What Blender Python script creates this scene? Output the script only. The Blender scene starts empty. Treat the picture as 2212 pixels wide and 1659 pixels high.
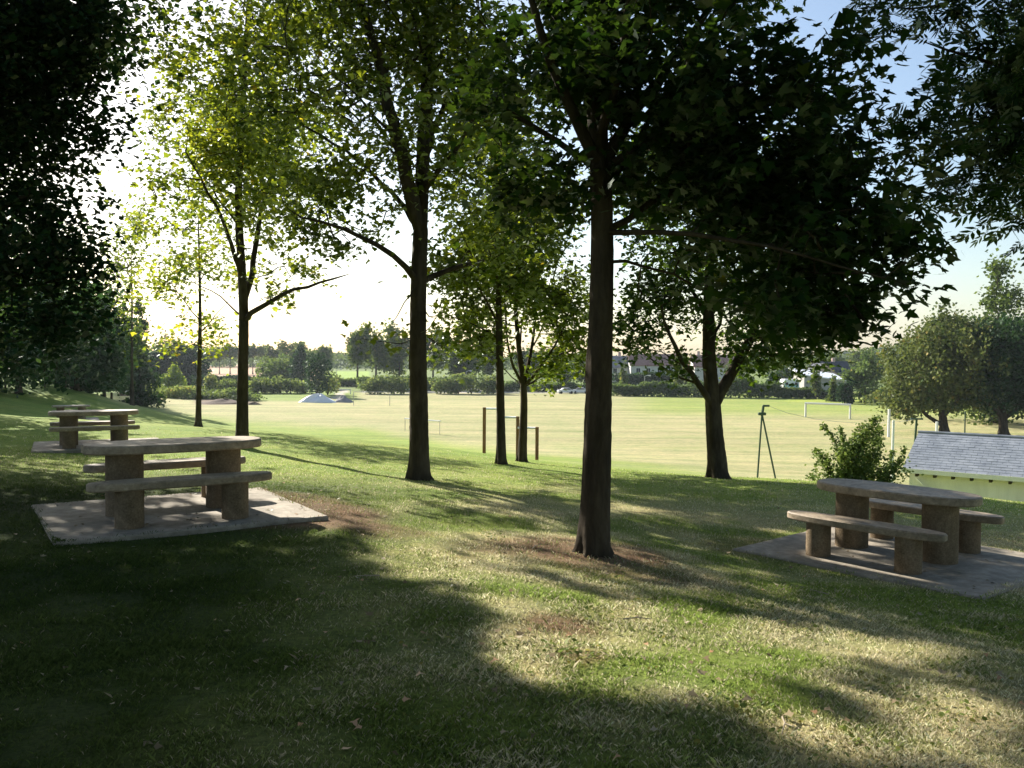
import bpy, math, random
import numpy as np
from mathutils import Vector, Matrix

random.seed(7)
RNG = np.random.default_rng(7)
SC = bpy.context.scene
COL = SC.collection

# ------------------------------------------------------------------ camera
FPX = 887.0                       # focal length in pixels of a 1024 wide frame
EYE = np.array([0.0, 0.0, 1.65])
PITCH = math.radians(-1.94)
ROLL = math.radians(0.4)
fw = np.array([0, math.cos(PITCH), math.sin(PITCH)])
up0 = np.array([0, -math.sin(PITCH), math.cos(PITCH)])
rt0 = np.array([1.0, 0, 0])
# roll: the right side of the picture looks lower
CR = rt0 * math.cos(ROLL) + up0 * math.sin(ROLL)
CU = up0 * math.cos(ROLL) - rt0 * math.sin(ROLL)
cam_data = bpy.data.cameras.new('camera')
cam = bpy.data.objects.new('camera', cam_data)
COL.objects.link(cam)
cam_data.sensor_width = 36.0
cam_data.lens = 36.0 * FPX / 1024.0
cam_data.clip_start = 0.05
cam_data.clip_end = 6000
cam.matrix_world = Matrix(((CR[0], CU[0], -fw[0], EYE[0]), (CR[1], CU[1], -fw[1], EYE[1]),
                           (CR[2], CU[2], -fw[2], EYE[2]), (0, 0, 0, 1)))
SC.camera = cam

# ------------------------------------------------------------------ light
SUN_AZ, SUN_EL = math.radians(40), math.radians(27)    # azimuth measured left of the view axis
S = np.array([-math.sin(SUN_AZ) * math.cos(SUN_EL), math.cos(SUN_AZ) * math.cos(SUN_EL), math.sin(SUN_EL)])
world = bpy.data.worlds.new('World')
SC.world = world
world.use_nodes = True
wn = world.node_tree
bg = wn.nodes['Background']
sky = wn.nodes.new('ShaderNodeTexSky')
sky.sky_type = 'NISHITA'
sky.sun_disc = False
sky.sun_elevation = SUN_EL
sky.sun_rotation = -SUN_AZ
sky.air_density = 1.0
sky.dust_density = 1.2
sky.ozone_density = 1.0
wn.links.new(sky.outputs['Color'], bg.inputs['Color'])
bg.inputs['Strength'].default_value = 0.075
sl = bpy.data.lights.new('sun', 'SUN')
sl.energy = 5.0
sl.angle = math.radians(0.5)
sl.color = (1.0, 0.94, 0.84)
sun = bpy.data.objects.new('sun', sl)
COL.objects.link(sun)
sun.rotation_euler = Vector(S).to_track_quat('Z', 'Y').to_euler()
sun.location = (0, 0, 30)
SC.view_settings.view_transform = 'Standard'
SC.view_settings.look = 'None'
SC.view_settings.exposure = 1.33
SC.view_settings.gamma = 1.0
SC.view_settings.use_curve_mapping = False
cy = SC.cycles
cy.max_bounces = 5
cy.diffuse_bounces = 1
cy.glossy_bounces = 2
cy.transmission_bounces = 3
cy.transparent_max_bounces = 4
cy.volume_bounces = 0
cy.use_denoising = True
cy.use_adaptive_sampling = True
cy.adaptive_threshold = 0.015

# ------------------------------------------------------------------ picture <-> place
K = 1024 / 2212.0      # all picture positions below are read off a 2212 x 1659 view

def ray(dx, dy):
    x = (dx * K - 512) / FPX
    y = (384 - dy * K) / FPX
    d = fw + x * CR + y * CU
    return d / d[1]          # unit advance in y

def at(dx, dy, Y):
    return EYE + ray(dx, dy) * Y

def project(P):
    P = np.asarray(P, float)
    d = P - EYE
    z = np.maximum(d @ fw, 1e-3)
    return (512 + FPX * (d @ CR) / z) / K, (384 - FPX * (d @ CU) / z) / K

# ------------------------------------------------------------------ terrain
# (x, y, how far the ground lies below the eye)
CTRL = np.array([
    (0, 0, 1.62), (-3, 4, 1.63), (3, 4, 1.78), (0, 6, 1.74), (-3.56, 9.36, 1.72), (-5.3, 9.9, 1.71), (-4.1, 7.45, 1.73), (-1.8, 9.0, 1.73), (-3.2, 11, 1.76), (-6, 6, 1.66), (1.2, 8.9, 2.0),
    (4.3, 9.9, 2.26), (2.6, 10.2, 2.24), (4.2, 8.0, 2.23), (6.2, 9.0, 2.30), (4.6, 11.7, 2.32), (7.6, 14, 2.42), (10, 10, 2.6), (-1.6, 14.9, 2.15), (-9.15, 19.4, 2.10), (-10.5, 18.5, 2.06), (-7.8, 18.6, 2.12),
    (-6.4, 21, 2.15), (-10.3, 29, 2.45), (0, 21.5, 2.62), (4.6, 20, 2.76), (8.6, 21, 3.1), (13, 26, 5.0),
    (18, 24, 5.0), (20, 14, 4.2), (-1.2, 38, 4.3), (11.3, 40, 5.8), (3, 38, 4.9), (26, 40, 7.2), (-22.6, 46, 3.62), (-12, 45, 4.6),
    (-37, 70, 2.9), (-60, 70, -1.0), (-30, 40, 2.2), (-20, 20, 1.2), (-12, 8, 1.0), (-45, 110, 6.0), (-20, 75, 7.0),
    (0, 70, 8.2), (20, 70, 9.2), (40, 70, 9.6), (60, 60, 9.6), (0, 100, 9.9), (-25, 110, 9.6), (40, 110, 10), (90, 110, 10),
    (-90, 110, 3), (10, -10, 2.0), (-10, -10, 0.8), (0, -30, 1.0), (40, 0, 6.5), (-60, 20, -1.5), (60, -30, 8), (-60, -30, -2),
], float)

def _tps(r2):
    return 0.5 * r2 * np.log(r2 + 1e-9)

_c = CTRL[:, :2]
_n = len(_c)
_d2 = ((_c[:, None] - _c[None]) ** 2).sum(-1)
_A = np.zeros((_n + 3, _n + 3))
_A[:_n, :_n] = _tps(_d2) + np.eye(_n) * 0.05
_A[:_n, _n] = 1
_A[:_n, _n + 1:] = _c
_A[_n, :_n] = 1
_A[_n + 1:, :_n] = _c.T
_w = np.linalg.solve(_A, np.concatenate([CTRL[:, 2], np.zeros(3)]))
ZF = EYE[2] - 10.0

def ground(x, y):
    x = np.atleast_1d(np.asarray(x, float))
    y = np.atleast_1d(np.asarray(y, float))
    out = np.empty(x.shape)
    fx, fy, fo = x.ravel(), y.ravel(), out.ravel()
    for s in range(0, len(fx), 20000):
        a, b = fx[s:s + 20000], fy[s:s + 20000]
        cx, cy_ = np.clip(a, -95, 95), np.clip(b, -35, 115)
        r2 = (cx[:, None] - _c[None, :, 0]) ** 2 + (cy_[:, None] - _c[None, :, 1]) ** 2
        e = _tps(r2) @ _w[:_n] + _w[_n] + _w[_n + 1] * cx + _w[_n + 2] * cy_
        z = EYE[2] - e
        z = z + 0.012 * np.sin(a * 2.1 + b * 1.3) + 0.01 * np.sin(a * 1.1 - b * 2.7)
        t = np.clip((b - 70) / 45, 0, 1)
        # the bank on the left keeps its height a little further
        tl = np.clip((b - 120) / 80, 0, 1)
        lw = np.clip((-a / np.maximum(b, 1) - 0.36) / 0.15, 0, 1) * (b > 0)
        t = t * (1 - lw) + tl * lw
        t = t * t * (3 - 2 * t)
        fo[s:s + 20000] = z * (1 - t) + ZF * t
    return fo.reshape(x.shape)

def g1(x, y):
    return float(ground(x, y)[0])

def hit(dx, dy, start=2.5, far=900):
    """where the ray through a picture position meets the ground"""
    d = ray(dx, dy)
    Y = start * 1.012 ** np.arange(0, int(math.log(far / start) / math.log(1.012)))
    P = EYE + Y[:, None] * d
    g = ground(P[:, 0], P[:, 1])
    i = np.argmax(P[:, 2] < g)
    if P[i, 2] >= g[i]:
        i = len(Y) - 1
    lo, hi = (Y[i - 1] if i else start * .5), Y[i]
    for _ in range(20):
        m = (lo + hi) / 2
        p = EYE + m * d
        if p[2] < g1(p[0], p[1]):
            hi = m
        else:
            lo = m
    p = EYE + hi * d
    return np.array([p[0], p[1], g1(p[0], p[1])])

def vnoise(x, y, seed=0):
    """smooth value noise in [0,1]"""
    xi, yi = np.floor(x).astype(np.int64), np.floor(y).astype(np.int64)
    fx, fy = x - xi, y - yi
    fx, fy = fx * fx * (3 - 2 * fx), fy * fy * (3 - 2 * fy)
    def h(a, b):
        v = (a * 374761393 + b * 668265263 + seed * 974634777) & 0xffffffff
        v = ((v ^ (v >> 13)) * 1274126177) & 0xffffffff
        return ((v ^ (v >> 16)) & 0xffff) / 65535.0
    return (h(xi, yi) * (1 - fx) + h(xi + 1, yi) * fx) * (1 - fy) + (h(xi, yi + 1) * (1 - fx) + h(xi + 1, yi + 1) * fx) * fy

# ------------------------------------------------------------------ tagging and mesh helpers
def tag(o, label=None, cat=None, group=None, kind=None):
    if label: o['label'] = label
    if cat: o['category'] = cat
    if group: o['group'] = group
    if kind: o['kind'] = kind
    return o

def empty(name, loc, rz=0, label=None, cat=None, group=None):
    o = bpy.data.objects.new(name, None)
    COL.objects.link(o)
    o.empty_display_size = 0.1
    o.location = [float(v) for v in loc]
    o.rotation_euler = (0, 0, rz)
    return tag(o, label, cat, group)

def link(name, me, parent=None):
    o = bpy.data.objects.new(name, me)
    COL.objects.link(o)
    if parent is not None:
        o.parent = parent
    return o

def mesh_np(name, V, counts, loops, mat, smooth=False, tint=None, colr=None):
    me = bpy.data.meshes.new(name)
    V = np.ascontiguousarray(V, np.float32)
    me.vertices.add(len(V))
    me.vertices.foreach_set('co', V.ravel())
    counts = np.asarray(counts, np.int32)
    loops = np.asarray(loops, np.int32).ravel()
    me.loops.add(len(loops))
    me.loops.foreach_set('vertex_index', loops)
    me.polygons.add(len(counts))
    starts = np.concatenate([[0], np.cumsum(counts)[:-1]]).astype(np.int32)
    me.polygons.foreach_set('loop_start', starts)
    me.polygons.foreach_set('loop_total', counts)
    if smooth:
        me.polygons.foreach_set('use_smooth', np.ones(len(counts), bool))
    if tint is not None:
        a = me.attributes.new('tint', 'FLOAT', 'FACE')
        a.data.foreach_set('value', np.asarray(tint, np.float32))
    if colr is not None:
        a = me.attributes.new('base', 'FLOAT_COLOR', 'POINT')
        c = np.ones((len(V), 4), np.float32)
        c[:, :3] = colr
        a.data.foreach_set('color', c.ravel())
    me.update(calc_edges=True)
    if mat: me.materials.append(mat)
    return me

class MB:
    """collects shapes and builds them as one mesh object"""
    def __init__(self):
        self.v, self.f = [], []
    def add(self, vs, fs):
        o = len(self.v)
        self.v += [tuple(float(c) for c in p) for p in vs]
        self.f += [tuple(i + o for i in f) for f in fs]
        return self
    def box(self, c, s, rz=0.0, bev=0.0):
        cx, cy_, cz = c
        hx, hy, hz = s[0] / 2, s[1] / 2, s[2] / 2
        ca, sa = math.cos(rz), math.sin(rz)
        b = min(bev, hx * .9, hy * .9, hz * .9)
        if b <= 0:
            pts = [(x, y, z) for z in (-hz, hz) for x, y in ((-hx, -hy), (hx, -hy), (hx, hy), (-hx, hy))]
            fs = [(3, 2, 1, 0), (4, 5, 6, 7), (0, 1, 5, 4), (1, 2, 6, 5), (2, 3, 7, 6), (3, 0, 4, 7)]
        else:
            pts = []
            for z, i in ((-hz, b), (-hz + b, 0), (hz - b, 0), (hz, b)):
                pts += [(-hx + i, -hy + i, z), (hx - i, -hy + i, z), (hx - i, hy - i, z), (-hx + i, hy - i, z)]
            fs = [(3, 2, 1, 0), (12, 13, 14, 15)]
            for r in range(3):
                for k in range(4):
                    fs.append((r * 4 + k, r * 4 + (k + 1) % 4, r * 4 + 4 + (k + 1) % 4, r * 4 + 4 + k))
        return self.add([(cx + x * ca - y * sa, cy_ + x * sa + y * ca, cz + z) for x, y, z in pts], fs)
    def tube(self, path, rad, n=8, cap=True):
        path = [Vector([float(c) for c in p]) for p in path]
        if not hasattr(rad, '__len__'): rad = [rad] * len(path)
        vs, fs = [], []
        ref = Vector((0.31, 0.2, 0.93)).normalized()
        for i, p in enumerate(path):
            d = (path[min(i + 1, len(path) - 1)] - path[max(i - 1, 0)]).normalized()
            if abs(d.dot(ref)) > .97: ref = Vector((1, 0.1, 0)).normalized()
            a = d.cross(ref).normalized()
            b = d.cross(a)
            for k in range(n):
                t = 2 * math.pi * k / n
                vs.append(p + (a * math.cos(t) + b * math.sin(t)) * rad[i])
        for i in range(len(path) - 1):
            for k in range(n):
                fs.append((i * n + k, i * n + (k + 1) % n, (i + 1) * n + (k + 1) % n, (i + 1) * n + k))
        if cap:
            fs.append(tuple(reversed(range(n))))
            fs.append(tuple((len(path) - 1) * n + k for k in range(n)))
        return self.add(vs, fs)
    def rings(self, rings, cap=True):
        n = len(rings[0])
        vs = [p for r in rings for p in r]
        fs = []
        for i in range(len(rings) - 1):
            for k in range(n):
                fs.append((i * n + k, i * n + (k + 1) % n, (i + 1) * n + (k + 1) % n, (i + 1) * n + k))
        if cap:
            fs.append(tuple(reversed(range(n))))
            fs.append(tuple((len(rings) - 1) * n + k for k in range(n)))
        return self.add(vs, fs)
    def mesh(self, name, mat, smooth=False):
        me = bpy.data.meshes.new(name)
        me.from_pydata(self.v, [], self.f)
        if smooth:
            me.polygons.foreach_set('use_smooth', [True] * len(me.polygons))
            try:
                me.set_sharp_from_angle(angle=math.radians(38))
            except Exception:
                pass
        me.update()
        if mat: me.materials.append(mat)
        return me
    def build(self, name, mat, parent=None, smooth=False):
        return link(name, self.mesh(name, mat, smooth), parent)

# ------------------------------------------------------------------ materials
def newmat(name):
    m = bpy.data.materials.new(name)
    m.use_nodes = True
    nt = m.node_tree
    return m, nt, nt.nodes['Principled BSDF'], nt.nodes['Material Output']

def noise_node(nt, scale, detail=4, rough=.6, vec=None, dist=0):
    n = nt.nodes.new('ShaderNodeTexNoise')
    n.inputs['Scale'].default_value = scale
    n.inputs['Detail'].default_value = detail
    n.inputs['Roughness'].default_value = rough
    n.inputs['Distortion'].default_value = dist
    if vec is not None: nt.links.new(vec, n.inputs['Vector'])
    return n

def ramp(nt, fac, stops):
    r = nt.nodes.new('ShaderNodeValToRGB')
    e = r.color_ramp.elements
    while len(e) < len(stops): e.new(0.5)
    for el, (p, c) in zip(e, stops):
        el.position = p
        el.color = (*c, 1)
    nt.links.new(fac, r.inputs['Fac'])
    return r

def coords(nt, kind='Object'):
    return nt.nodes.new('ShaderNodeTexCoord').outputs[kind]

def mapping(nt, vec, scale=(1, 1, 1), rot=(0, 0, 0)):
    m = nt.nodes.new('ShaderNodeMapping')
    m.inputs['Scale'].default_value = scale
    m.inputs['Rotation'].default_value = rot
    nt.links.new(vec, m.inputs['Vector'])
    return m.outputs['Vector']

def bump(nt, h, strength, dist, p):
    b = nt.nodes.new('ShaderNodeBump')
    b.inputs['Strength'].default_value = strength
    b.inputs['Distance'].default_value = dist
    nt.links.new(h, b.inputs['Height'])
    nt.links.new(b.outputs['Normal'], p.inputs['Normal'])

def mat_simple(name, stops, scale=3, rough=.85, bstr=.3, bdist=.01, bscale=None, sc3=(1, 1, 1), spec=.3, metal=0):
    m, nt, p, o = newmat(name)
    v = mapping(nt, coords(nt), sc3)
    n = noise_node(nt, scale, 6, .65, v)
    r = ramp(nt, n.outputs['Fac'], stops)
    nt.links.new(r.outputs['Color'], p.inputs['Base Color'])
    p.inputs['Roughness'].default_value = rough
    p.inputs['Specular IOR Level'].default_value = spec
    p.inputs['Metallic'].default_value = metal
    if bstr:
        n2 = noise_node(nt, bscale or scale * 4, 5, .7, v)
        bump(nt, n2.outputs['Fac'], bstr, bdist, p)
    return m

def mat_leaf(name, dark, light, tdark, tlight, trans=.45, gloss=.05, rough=.5):
    """tint attribute runs 0..1 from the dark to the light leaf colour"""
    m, nt, p, o = newmat(name)
    nt.nodes.remove(p)
    at_ = nt.nodes.new('ShaderNodeAttribute')
    at_.attribute_name = 'tint'
    r1 = ramp(nt, at_.outputs['Fac'], [(0, dark), (.8, light), (1, (light[0] * 1.6, light[1] * 1.1, light[2]))])
    r2 = ramp(nt, at_.outputs['Fac'], [(0, tdark), (.85, tlight), (1, (tlight[0] * 1.4, tlight[1] * .9, tlight[2]))])
    d = nt.nodes.new('ShaderNodeBsdfDiffuse')
    t = nt.nodes.new('ShaderNodeBsdfTranslucent')
    g = nt.nodes.new('ShaderNodeBsdfGlossy')
    g.inputs['Roughness'].default_value = rough
    g.inputs['Color'].default_value = (.8, .85, .8, 1)
    nt.links.new(r1.outputs['Color'], d.inputs['Color'])
    nt.links.new(r2.outputs['Color'], t.inputs['Color'])
    m1 = nt.nodes.new('ShaderNodeMixShader')
    m1.inputs['Fac'].default_value = trans
    nt.links.new(d.outputs[0], m1.inputs[1])
    nt.links.new(t.outputs[0], m1.inputs[2])
    fr = nt.nodes.new('ShaderNodeFresnel')
    fr.inputs['IOR'].default_value = 1.4
    mu = nt.nodes.new('ShaderNodeMath')
    mu.operation = 'MULTIPLY'
    mu.inputs[1].default_value = gloss * 5
    mu.use_clamp = True
    nt.links.new(fr.outputs[0], mu.inputs[0])
    m2 = nt.nodes.new('ShaderNodeMixShader')
    nt.links.new(mu.outputs[0], m2.inputs['Fac'])
    nt.links.new(m1.outputs[0], m2.inputs[1])
    nt.links.new(g.outputs[0], m2.inputs[2])
    nt.links.new(m2.outputs[0], o.inputs['Surface'])
    return m

M = {}
M['maple'] = mat_leaf('maple_leaf', (.018, .045, .010), (.060, .105, .016), (.035, .095, .008), (.40, .46, .025))
M['maple_d'] = mat_leaf('deep_green_maple_leaf', (.009, .030, .010), (.028, .068, .016), (.022, .065, .008), (.15, .24, .015), trans=.35, gloss=.03)
M['maple_y'] = mat_leaf('light_maple_leaf', (.022, .06, .012), (.07, .13, .02), (.07, .15, .010), (.54, .58, .03), trans=.5)
M['darkleaf'] = mat_leaf('dark_leaf', (.008, .026, .012), (.026, .06, .022), (.014, .05, .014), (.06, .13, .02), trans=.25, gloss=.03)
M['ash'] = mat_leaf('ash_leaf', (.014, .038, .014), (.035, .075, .02), (.03, .08, .012), (.10, .19, .02), trans=.32)
M['goldleaf'] = mat_leaf('golden_green_leaf', (.035, .065, .02), (.16, .18, .06), (.04, .08, .015), (.20, .23, .05), trans=.3, gloss=.015)
M['farleaf'] = mat_leaf('far_tree_leaf', (.03, .06, .022), (.10, .14, .035), (.05, .10, .02), (.20, .26, .04), trans=.35, gloss=.01)
M['shrub'] = mat_leaf('shrub_leaf', (.05, .09, .03), (.16, .21, .06), (.08, .15, .03), (.32, .38, .08), trans=.4, gloss=.02)
M['yshrub'] = mat_leaf('yellow_shrub_leaf', (.16, .22, .03), (.35, .42, .05), (.25, .36, .03), (.55, .6, .06), trans=.45)
M['blades'] = mat_leaf('grass_blade', (.026, .052, .014), (.72, .64, .41), (.045, .10, .015), (.80, .73, .38), trans=.5, gloss=.025, rough=.5)
M['litter'] = mat_leaf('fallen_leaf', (.19, .13, .065), (.42, .34, .20), (.12, .07, .02), (.25, .18, .08), trans=.2, gloss=.1)
M['bark'] = mat_simple('bark', [(.3, (.035, .028, .020)), (.55, (.085, .068, .048)), (.75, (.13, .115, .085))], 6, .95, .9, .03, 14, (1, 1, .25), spec=.1)
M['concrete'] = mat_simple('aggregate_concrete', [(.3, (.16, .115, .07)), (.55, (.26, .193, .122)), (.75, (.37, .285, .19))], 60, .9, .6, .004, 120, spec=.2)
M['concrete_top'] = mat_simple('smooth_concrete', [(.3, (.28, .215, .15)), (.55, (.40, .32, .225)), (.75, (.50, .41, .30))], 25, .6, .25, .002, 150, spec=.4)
M['paving'] = mat_simple('pad_concrete', [(.3, (.30, .26, .205)), (.55, (.41, .36, .29)), (.72, (.50, .445, .36))], 9, .85, .35, .003, 120, spec=.25)
M['slate'] = mat_simple('slate', [(.3, (.20, .222, .26)), (.5, (.255, .28, .32)), (.7, (.32, .345, .385))], 2.2, .42, .2, .004, 30, (1, 1, 1), spec=.5)
M['render_wall'] = mat_simple('cream_render', [(.3, (.74, .73, .73)), (.7, (.82, .81, .82))], 1.2, .9, .3, .004, 60)
M['white_paint'] = mat_simple('white_paint', [(.3, (.68, .68, .64)), (.7, (.80, .80, .77))], 5, .4, .05, .002, 40)
M['green_paint'] = mat_simple('worn_green_paint', [(.3, (.028, .058, .034)), (.55, (.04, .078, .044)), (.72, (.10, .07, .045))], 9, .5, .2, .003, 50)
M['brown_wood'] = mat_simple('brown_wood', [(.3, (.17, .085, .035)), (.7, (.27, .14, .06))], 5, .8, .3, .004, 40, (8, 8, 1))
M['metal'] = mat_simple('galvanised_steel', [(.3, (.35, .35, .34)), (.7, (.5, .5, .49))], 8, .35, .05, .001, 60, metal=.6)
M['red_tile'] = mat_simple('red_roof_tile', [(.3, (.25, .13, .10)), (.7, (.36, .21, .17))], 1.5, .85, .3, .03, 6)
M['grey_tile'] = mat_simple('grey_roof_tile', [(.3, (.17, .17, .18)), (.7, (.26, .26, .27))], 1.5, .8, .3, .03, 6)
M['dark_tile'] = mat_simple('dark_roof_tile', [(.3, (.03, .035, .05)), (.7, (.06, .065, .085))], 1.5, .7, .3, .03, 6)
M['house_wall'] = mat_simple('pale_house_wall', [(.3, (.52, .50, .46)), (.7, (.64, .62, .57))], .6, .9, .1, .01, 6)
M['pink_wall'] = mat_simple('pinkish_wall', [(.3, (.42, .30, .27)), (.7, (.52, .39, .35))], .6, .9, .1, .01, 6)
M['grey_wall'] = mat_simple('grey_block_wall', [(.3, (.30, .28, .26)), (.7, (.40, .38, .35))], .6, .9, .1, .01, 6)
M['blue_tarp'] = mat_simple('pale_blue_sheet', [(.3, (.20, .42, .52)), (.7, (.35, .58, .68))], .7, .5, .2, .03, 3)
M['white_sheet'] = mat_simple('white_sheeting', [(.3, (.70, .72, .76)), (.7, (.82, .83, .85))], 1.5, .45, .6, .08, 2.5)
M['gravel'] = mat_simple('grey_gravel', [(.3, (.20, .19, .18)), (.7, (.36, .34, .33))], 12, .95, .6, .05, 14)
M['soil'] = mat_simple('dark_soil', [(.3, (.07, .045, .03)), (.7, (.16, .11, .08))], 4, .95, .6, .05, 8)
M['twig'] = mat_simple('dry_twig', [(.3, (.30, .24, .17)), (.7, (.46, .39, .30))], 30, .9, .2, .001, 80)
M['glass'] = mat_simple('window_glass', [(.3, (.02, .025, .03)), (.7, (.04, .045, .055))], 1, .08, 0, 0)
M['red_brick'] = mat_simple('red_brick_wall', [(.3, (.22, .07, .05)), (.7, (.32, .12, .09))], 2, .9, .2, .01, 8)
M['car_white'] = mat_simple('white_car_paint', [(.3, (.74, .74, .74)), (.7, (.80, .80, .80))], 1, .2, 0, 0)
M['car_blue'] = mat_simple('blue_grey_car_paint', [(.3, (.16, .20, .30)), (.7, (.19, .23, .34))], 1, .2, 0, 0, metal=.3)
M['rubber'] = mat_simple('black_rubber', [(.3, (.02, .02, .02)), (.7, (.035, .035, .035))], 8, .8, 0, 0)

def mat_blades():
    m, nt, p, o = newmat('grass_blade')
    nt.nodes.remove(p)
    a = nt.nodes.new('ShaderNodeAttribute'); a.attribute_name = 'base'
    d = nt.nodes.new('ShaderNodeBsdfDiffuse'); t = nt.nodes.new('ShaderNodeBsdfTranslucent')
    nt.links.new(a.outputs['Color'], d.inputs['Color'])
    g = nt.nodes.new('ShaderNodeGamma'); g.inputs['Gamma'].default_value = .9
    nt.links.new(a.outputs['Color'], g.inputs['Color']); nt.links.new(g.outputs[0], t.inputs['Color'])
    x = nt.nodes.new('ShaderNodeMixShader'); x.inputs['Fac'].default_value = .48
    nt.links.new(d.outputs[0], x.inputs[1]); nt.links.new(t.outputs[0], x.inputs[2])
    nt.links.new(x.outputs[0], o.inputs['Surface'])
    return m
M['blades'] = mat_blades()
def mat_ground():
    m, nt, p, o = newmat('lawn')
    L = nt.links.new
    a = nt.nodes.new('ShaderNodeAttribute')
    a.attribute_name = 'base'
    v = coords(nt)
    def mix(kind, fac, c1, c2):
        x = nt.nodes.new('ShaderNodeMix')
        x.data_type = 'RGBA'
        x.blend_type = kind
        if hasattr(fac, 'links'): L(fac, x.inputs['Factor'])
        else: x.inputs['Factor'].default_value = fac
        for s, c in (('A', c1), ('B', c2)):
            i = [k for k in x.inputs if k.name == s and k.type == 'RGBA'][0]
            if hasattr(c, 'links'): L(c, i)
            else: i.default_value = (*c, 1)
        return [k for k in x.outputs if k.type == 'RGBA'][0]
    fine = noise_node(nt, 26, 6, .75, v)
    mid = noise_node(nt, 1.7, 6, .65, v, .4)
    big = noise_node(nt, .22, 4, .6, v, .6)
    streak = noise_node(nt, 1.0, 4, .6, mapping(nt, v, (.012, .22, 1), (0, 0, math.radians(4))))
    f1 = ramp(nt, fine.outputs['Fac'], [(.28, (.38, .38, .38)), (.5, (.95, .95, .95)), (.74, (1.6, 1.5, 1.4))])
    f2 = ramp(nt, mid.outputs['Fac'], [(.3, (.74, .84, .74)), (.5, (1, 1, 1)), (.7, (1.25, 1.13, 1.10))])
    f3 = ramp(nt, big.outputs['Fac'], [(.3, (.84, .93, .80)), (.7, (1.15, 1.06, 1.12))])
    f4 = ramp(nt, streak.outputs['Fac'], [(.35, (.86, .88, .84)), (.5, (1, 1, 1)), (.62, (1.12, 1.10, 1.08))])
    c = mix('MULTIPLY', 1.0, a.outputs['Color'], f1.outputs['Color'])
    c = mix('MULTIPLY', 1.0, c, f2.outputs['Color'])
    c = mix('MULTIPLY', 1.0, c, f3.outputs['Color'])
    c = mix('MULTIPLY', 1.0, c, f4.outputs['Color'])
    st2 = noise_node(nt, 1.0, 3, .6, mapping(nt, v, (.03, .9, 1), (0, 0, math.radians(6))))
    f5 = ramp(nt, st2.outputs['Fac'], [(.36, (.86, .90, .80)), (.5, (1, 1, 1)), (.66, (1.10, 1.07, 1.06))])
    c = mix('MULTIPLY', 1.0, c, f5.outputs['Color'])
    L(c, p.inputs['Base Color'])
    p.inputs['Roughness'].default_value = .95
    p.inputs['Specular IOR Level'].default_value = .1
    n3 = noise_node(nt, 45, 4, .8, v)
    bump(nt, n3.outputs['Fac'], .8, .02, p)
    return m
M['lawn'] = mat_ground()
def add_stains(m, scale, lo, hi, amt, mscale=(1, 1, 1)):
    nt = m.node_tree
    p = nt.nodes['Principled BSDF']
    src = p.inputs['Base Color'].links[0].from_socket
    n = noise_node(nt, scale, 5, .7, mapping(nt, coords(nt), mscale), 1.0)
    r = ramp(nt, n.outputs['Fac'], [(lo, (1 - amt, 1 - amt, 1 - amt * 1.1)), (hi, (1.08, 1.06, 1.03))])
    x = nt.nodes.new('ShaderNodeMix'); x.data_type = 'RGBA'; x.blend_type = 'MULTIPLY'; x.inputs['Factor'].default_value = 1
    a, b = [k for k in x.inputs if k.type == 'RGBA'][:2]
    nt.links.new(src, a); nt.links.new(r.outputs['Color'], b)
    nt.links.new([k for k in x.outputs if k.type == 'RGBA'][0], p.inputs['Base Color'])
add_stains(M['concrete_top'], 3.2, .35, .6, .45)
add_stains(M['concrete'], 2.5, .35, .62, .4)
add_stains(M['paving'], 1.6, .35, .62, .35)
add_stains(M['slate'], 1.1, .35, .65, .22)
add_stains(M['render_wall'], .8, .3, .6, .18, (1, 1, .3))
add_stains(M['bark'], 2.2, .35, .65, .4, (1, 1, .5))

# ------------------------------------------------------------------ ground colour over the place
GREEN = np.array([.235, .305, .062])
SHADEG = np.array([.014, .030, .009])  # near-black green that deepens the shade on the left lawn
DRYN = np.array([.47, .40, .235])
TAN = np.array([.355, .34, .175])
SOIL = np.array([.19, .115, .075])

def smooth(a, b, x):
    t = np.clip((x - a) / (b - a), 0, 1)
    return t * t * (3 - 2 * t)

# the left/near edge of the mown dry pitch, as seen (x, y of the 2212 view)
EDGE_X = [-400, 0, 150, 300, 420, 560, 760, 950, 1150, 1400, 1560, 1700, 1900, 2300]
EDGE_Y = [845, 858, 868, 880, 900, 915, 930, 955, 985, 1012, 1035, 1060, 1090, 1120]

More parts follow.
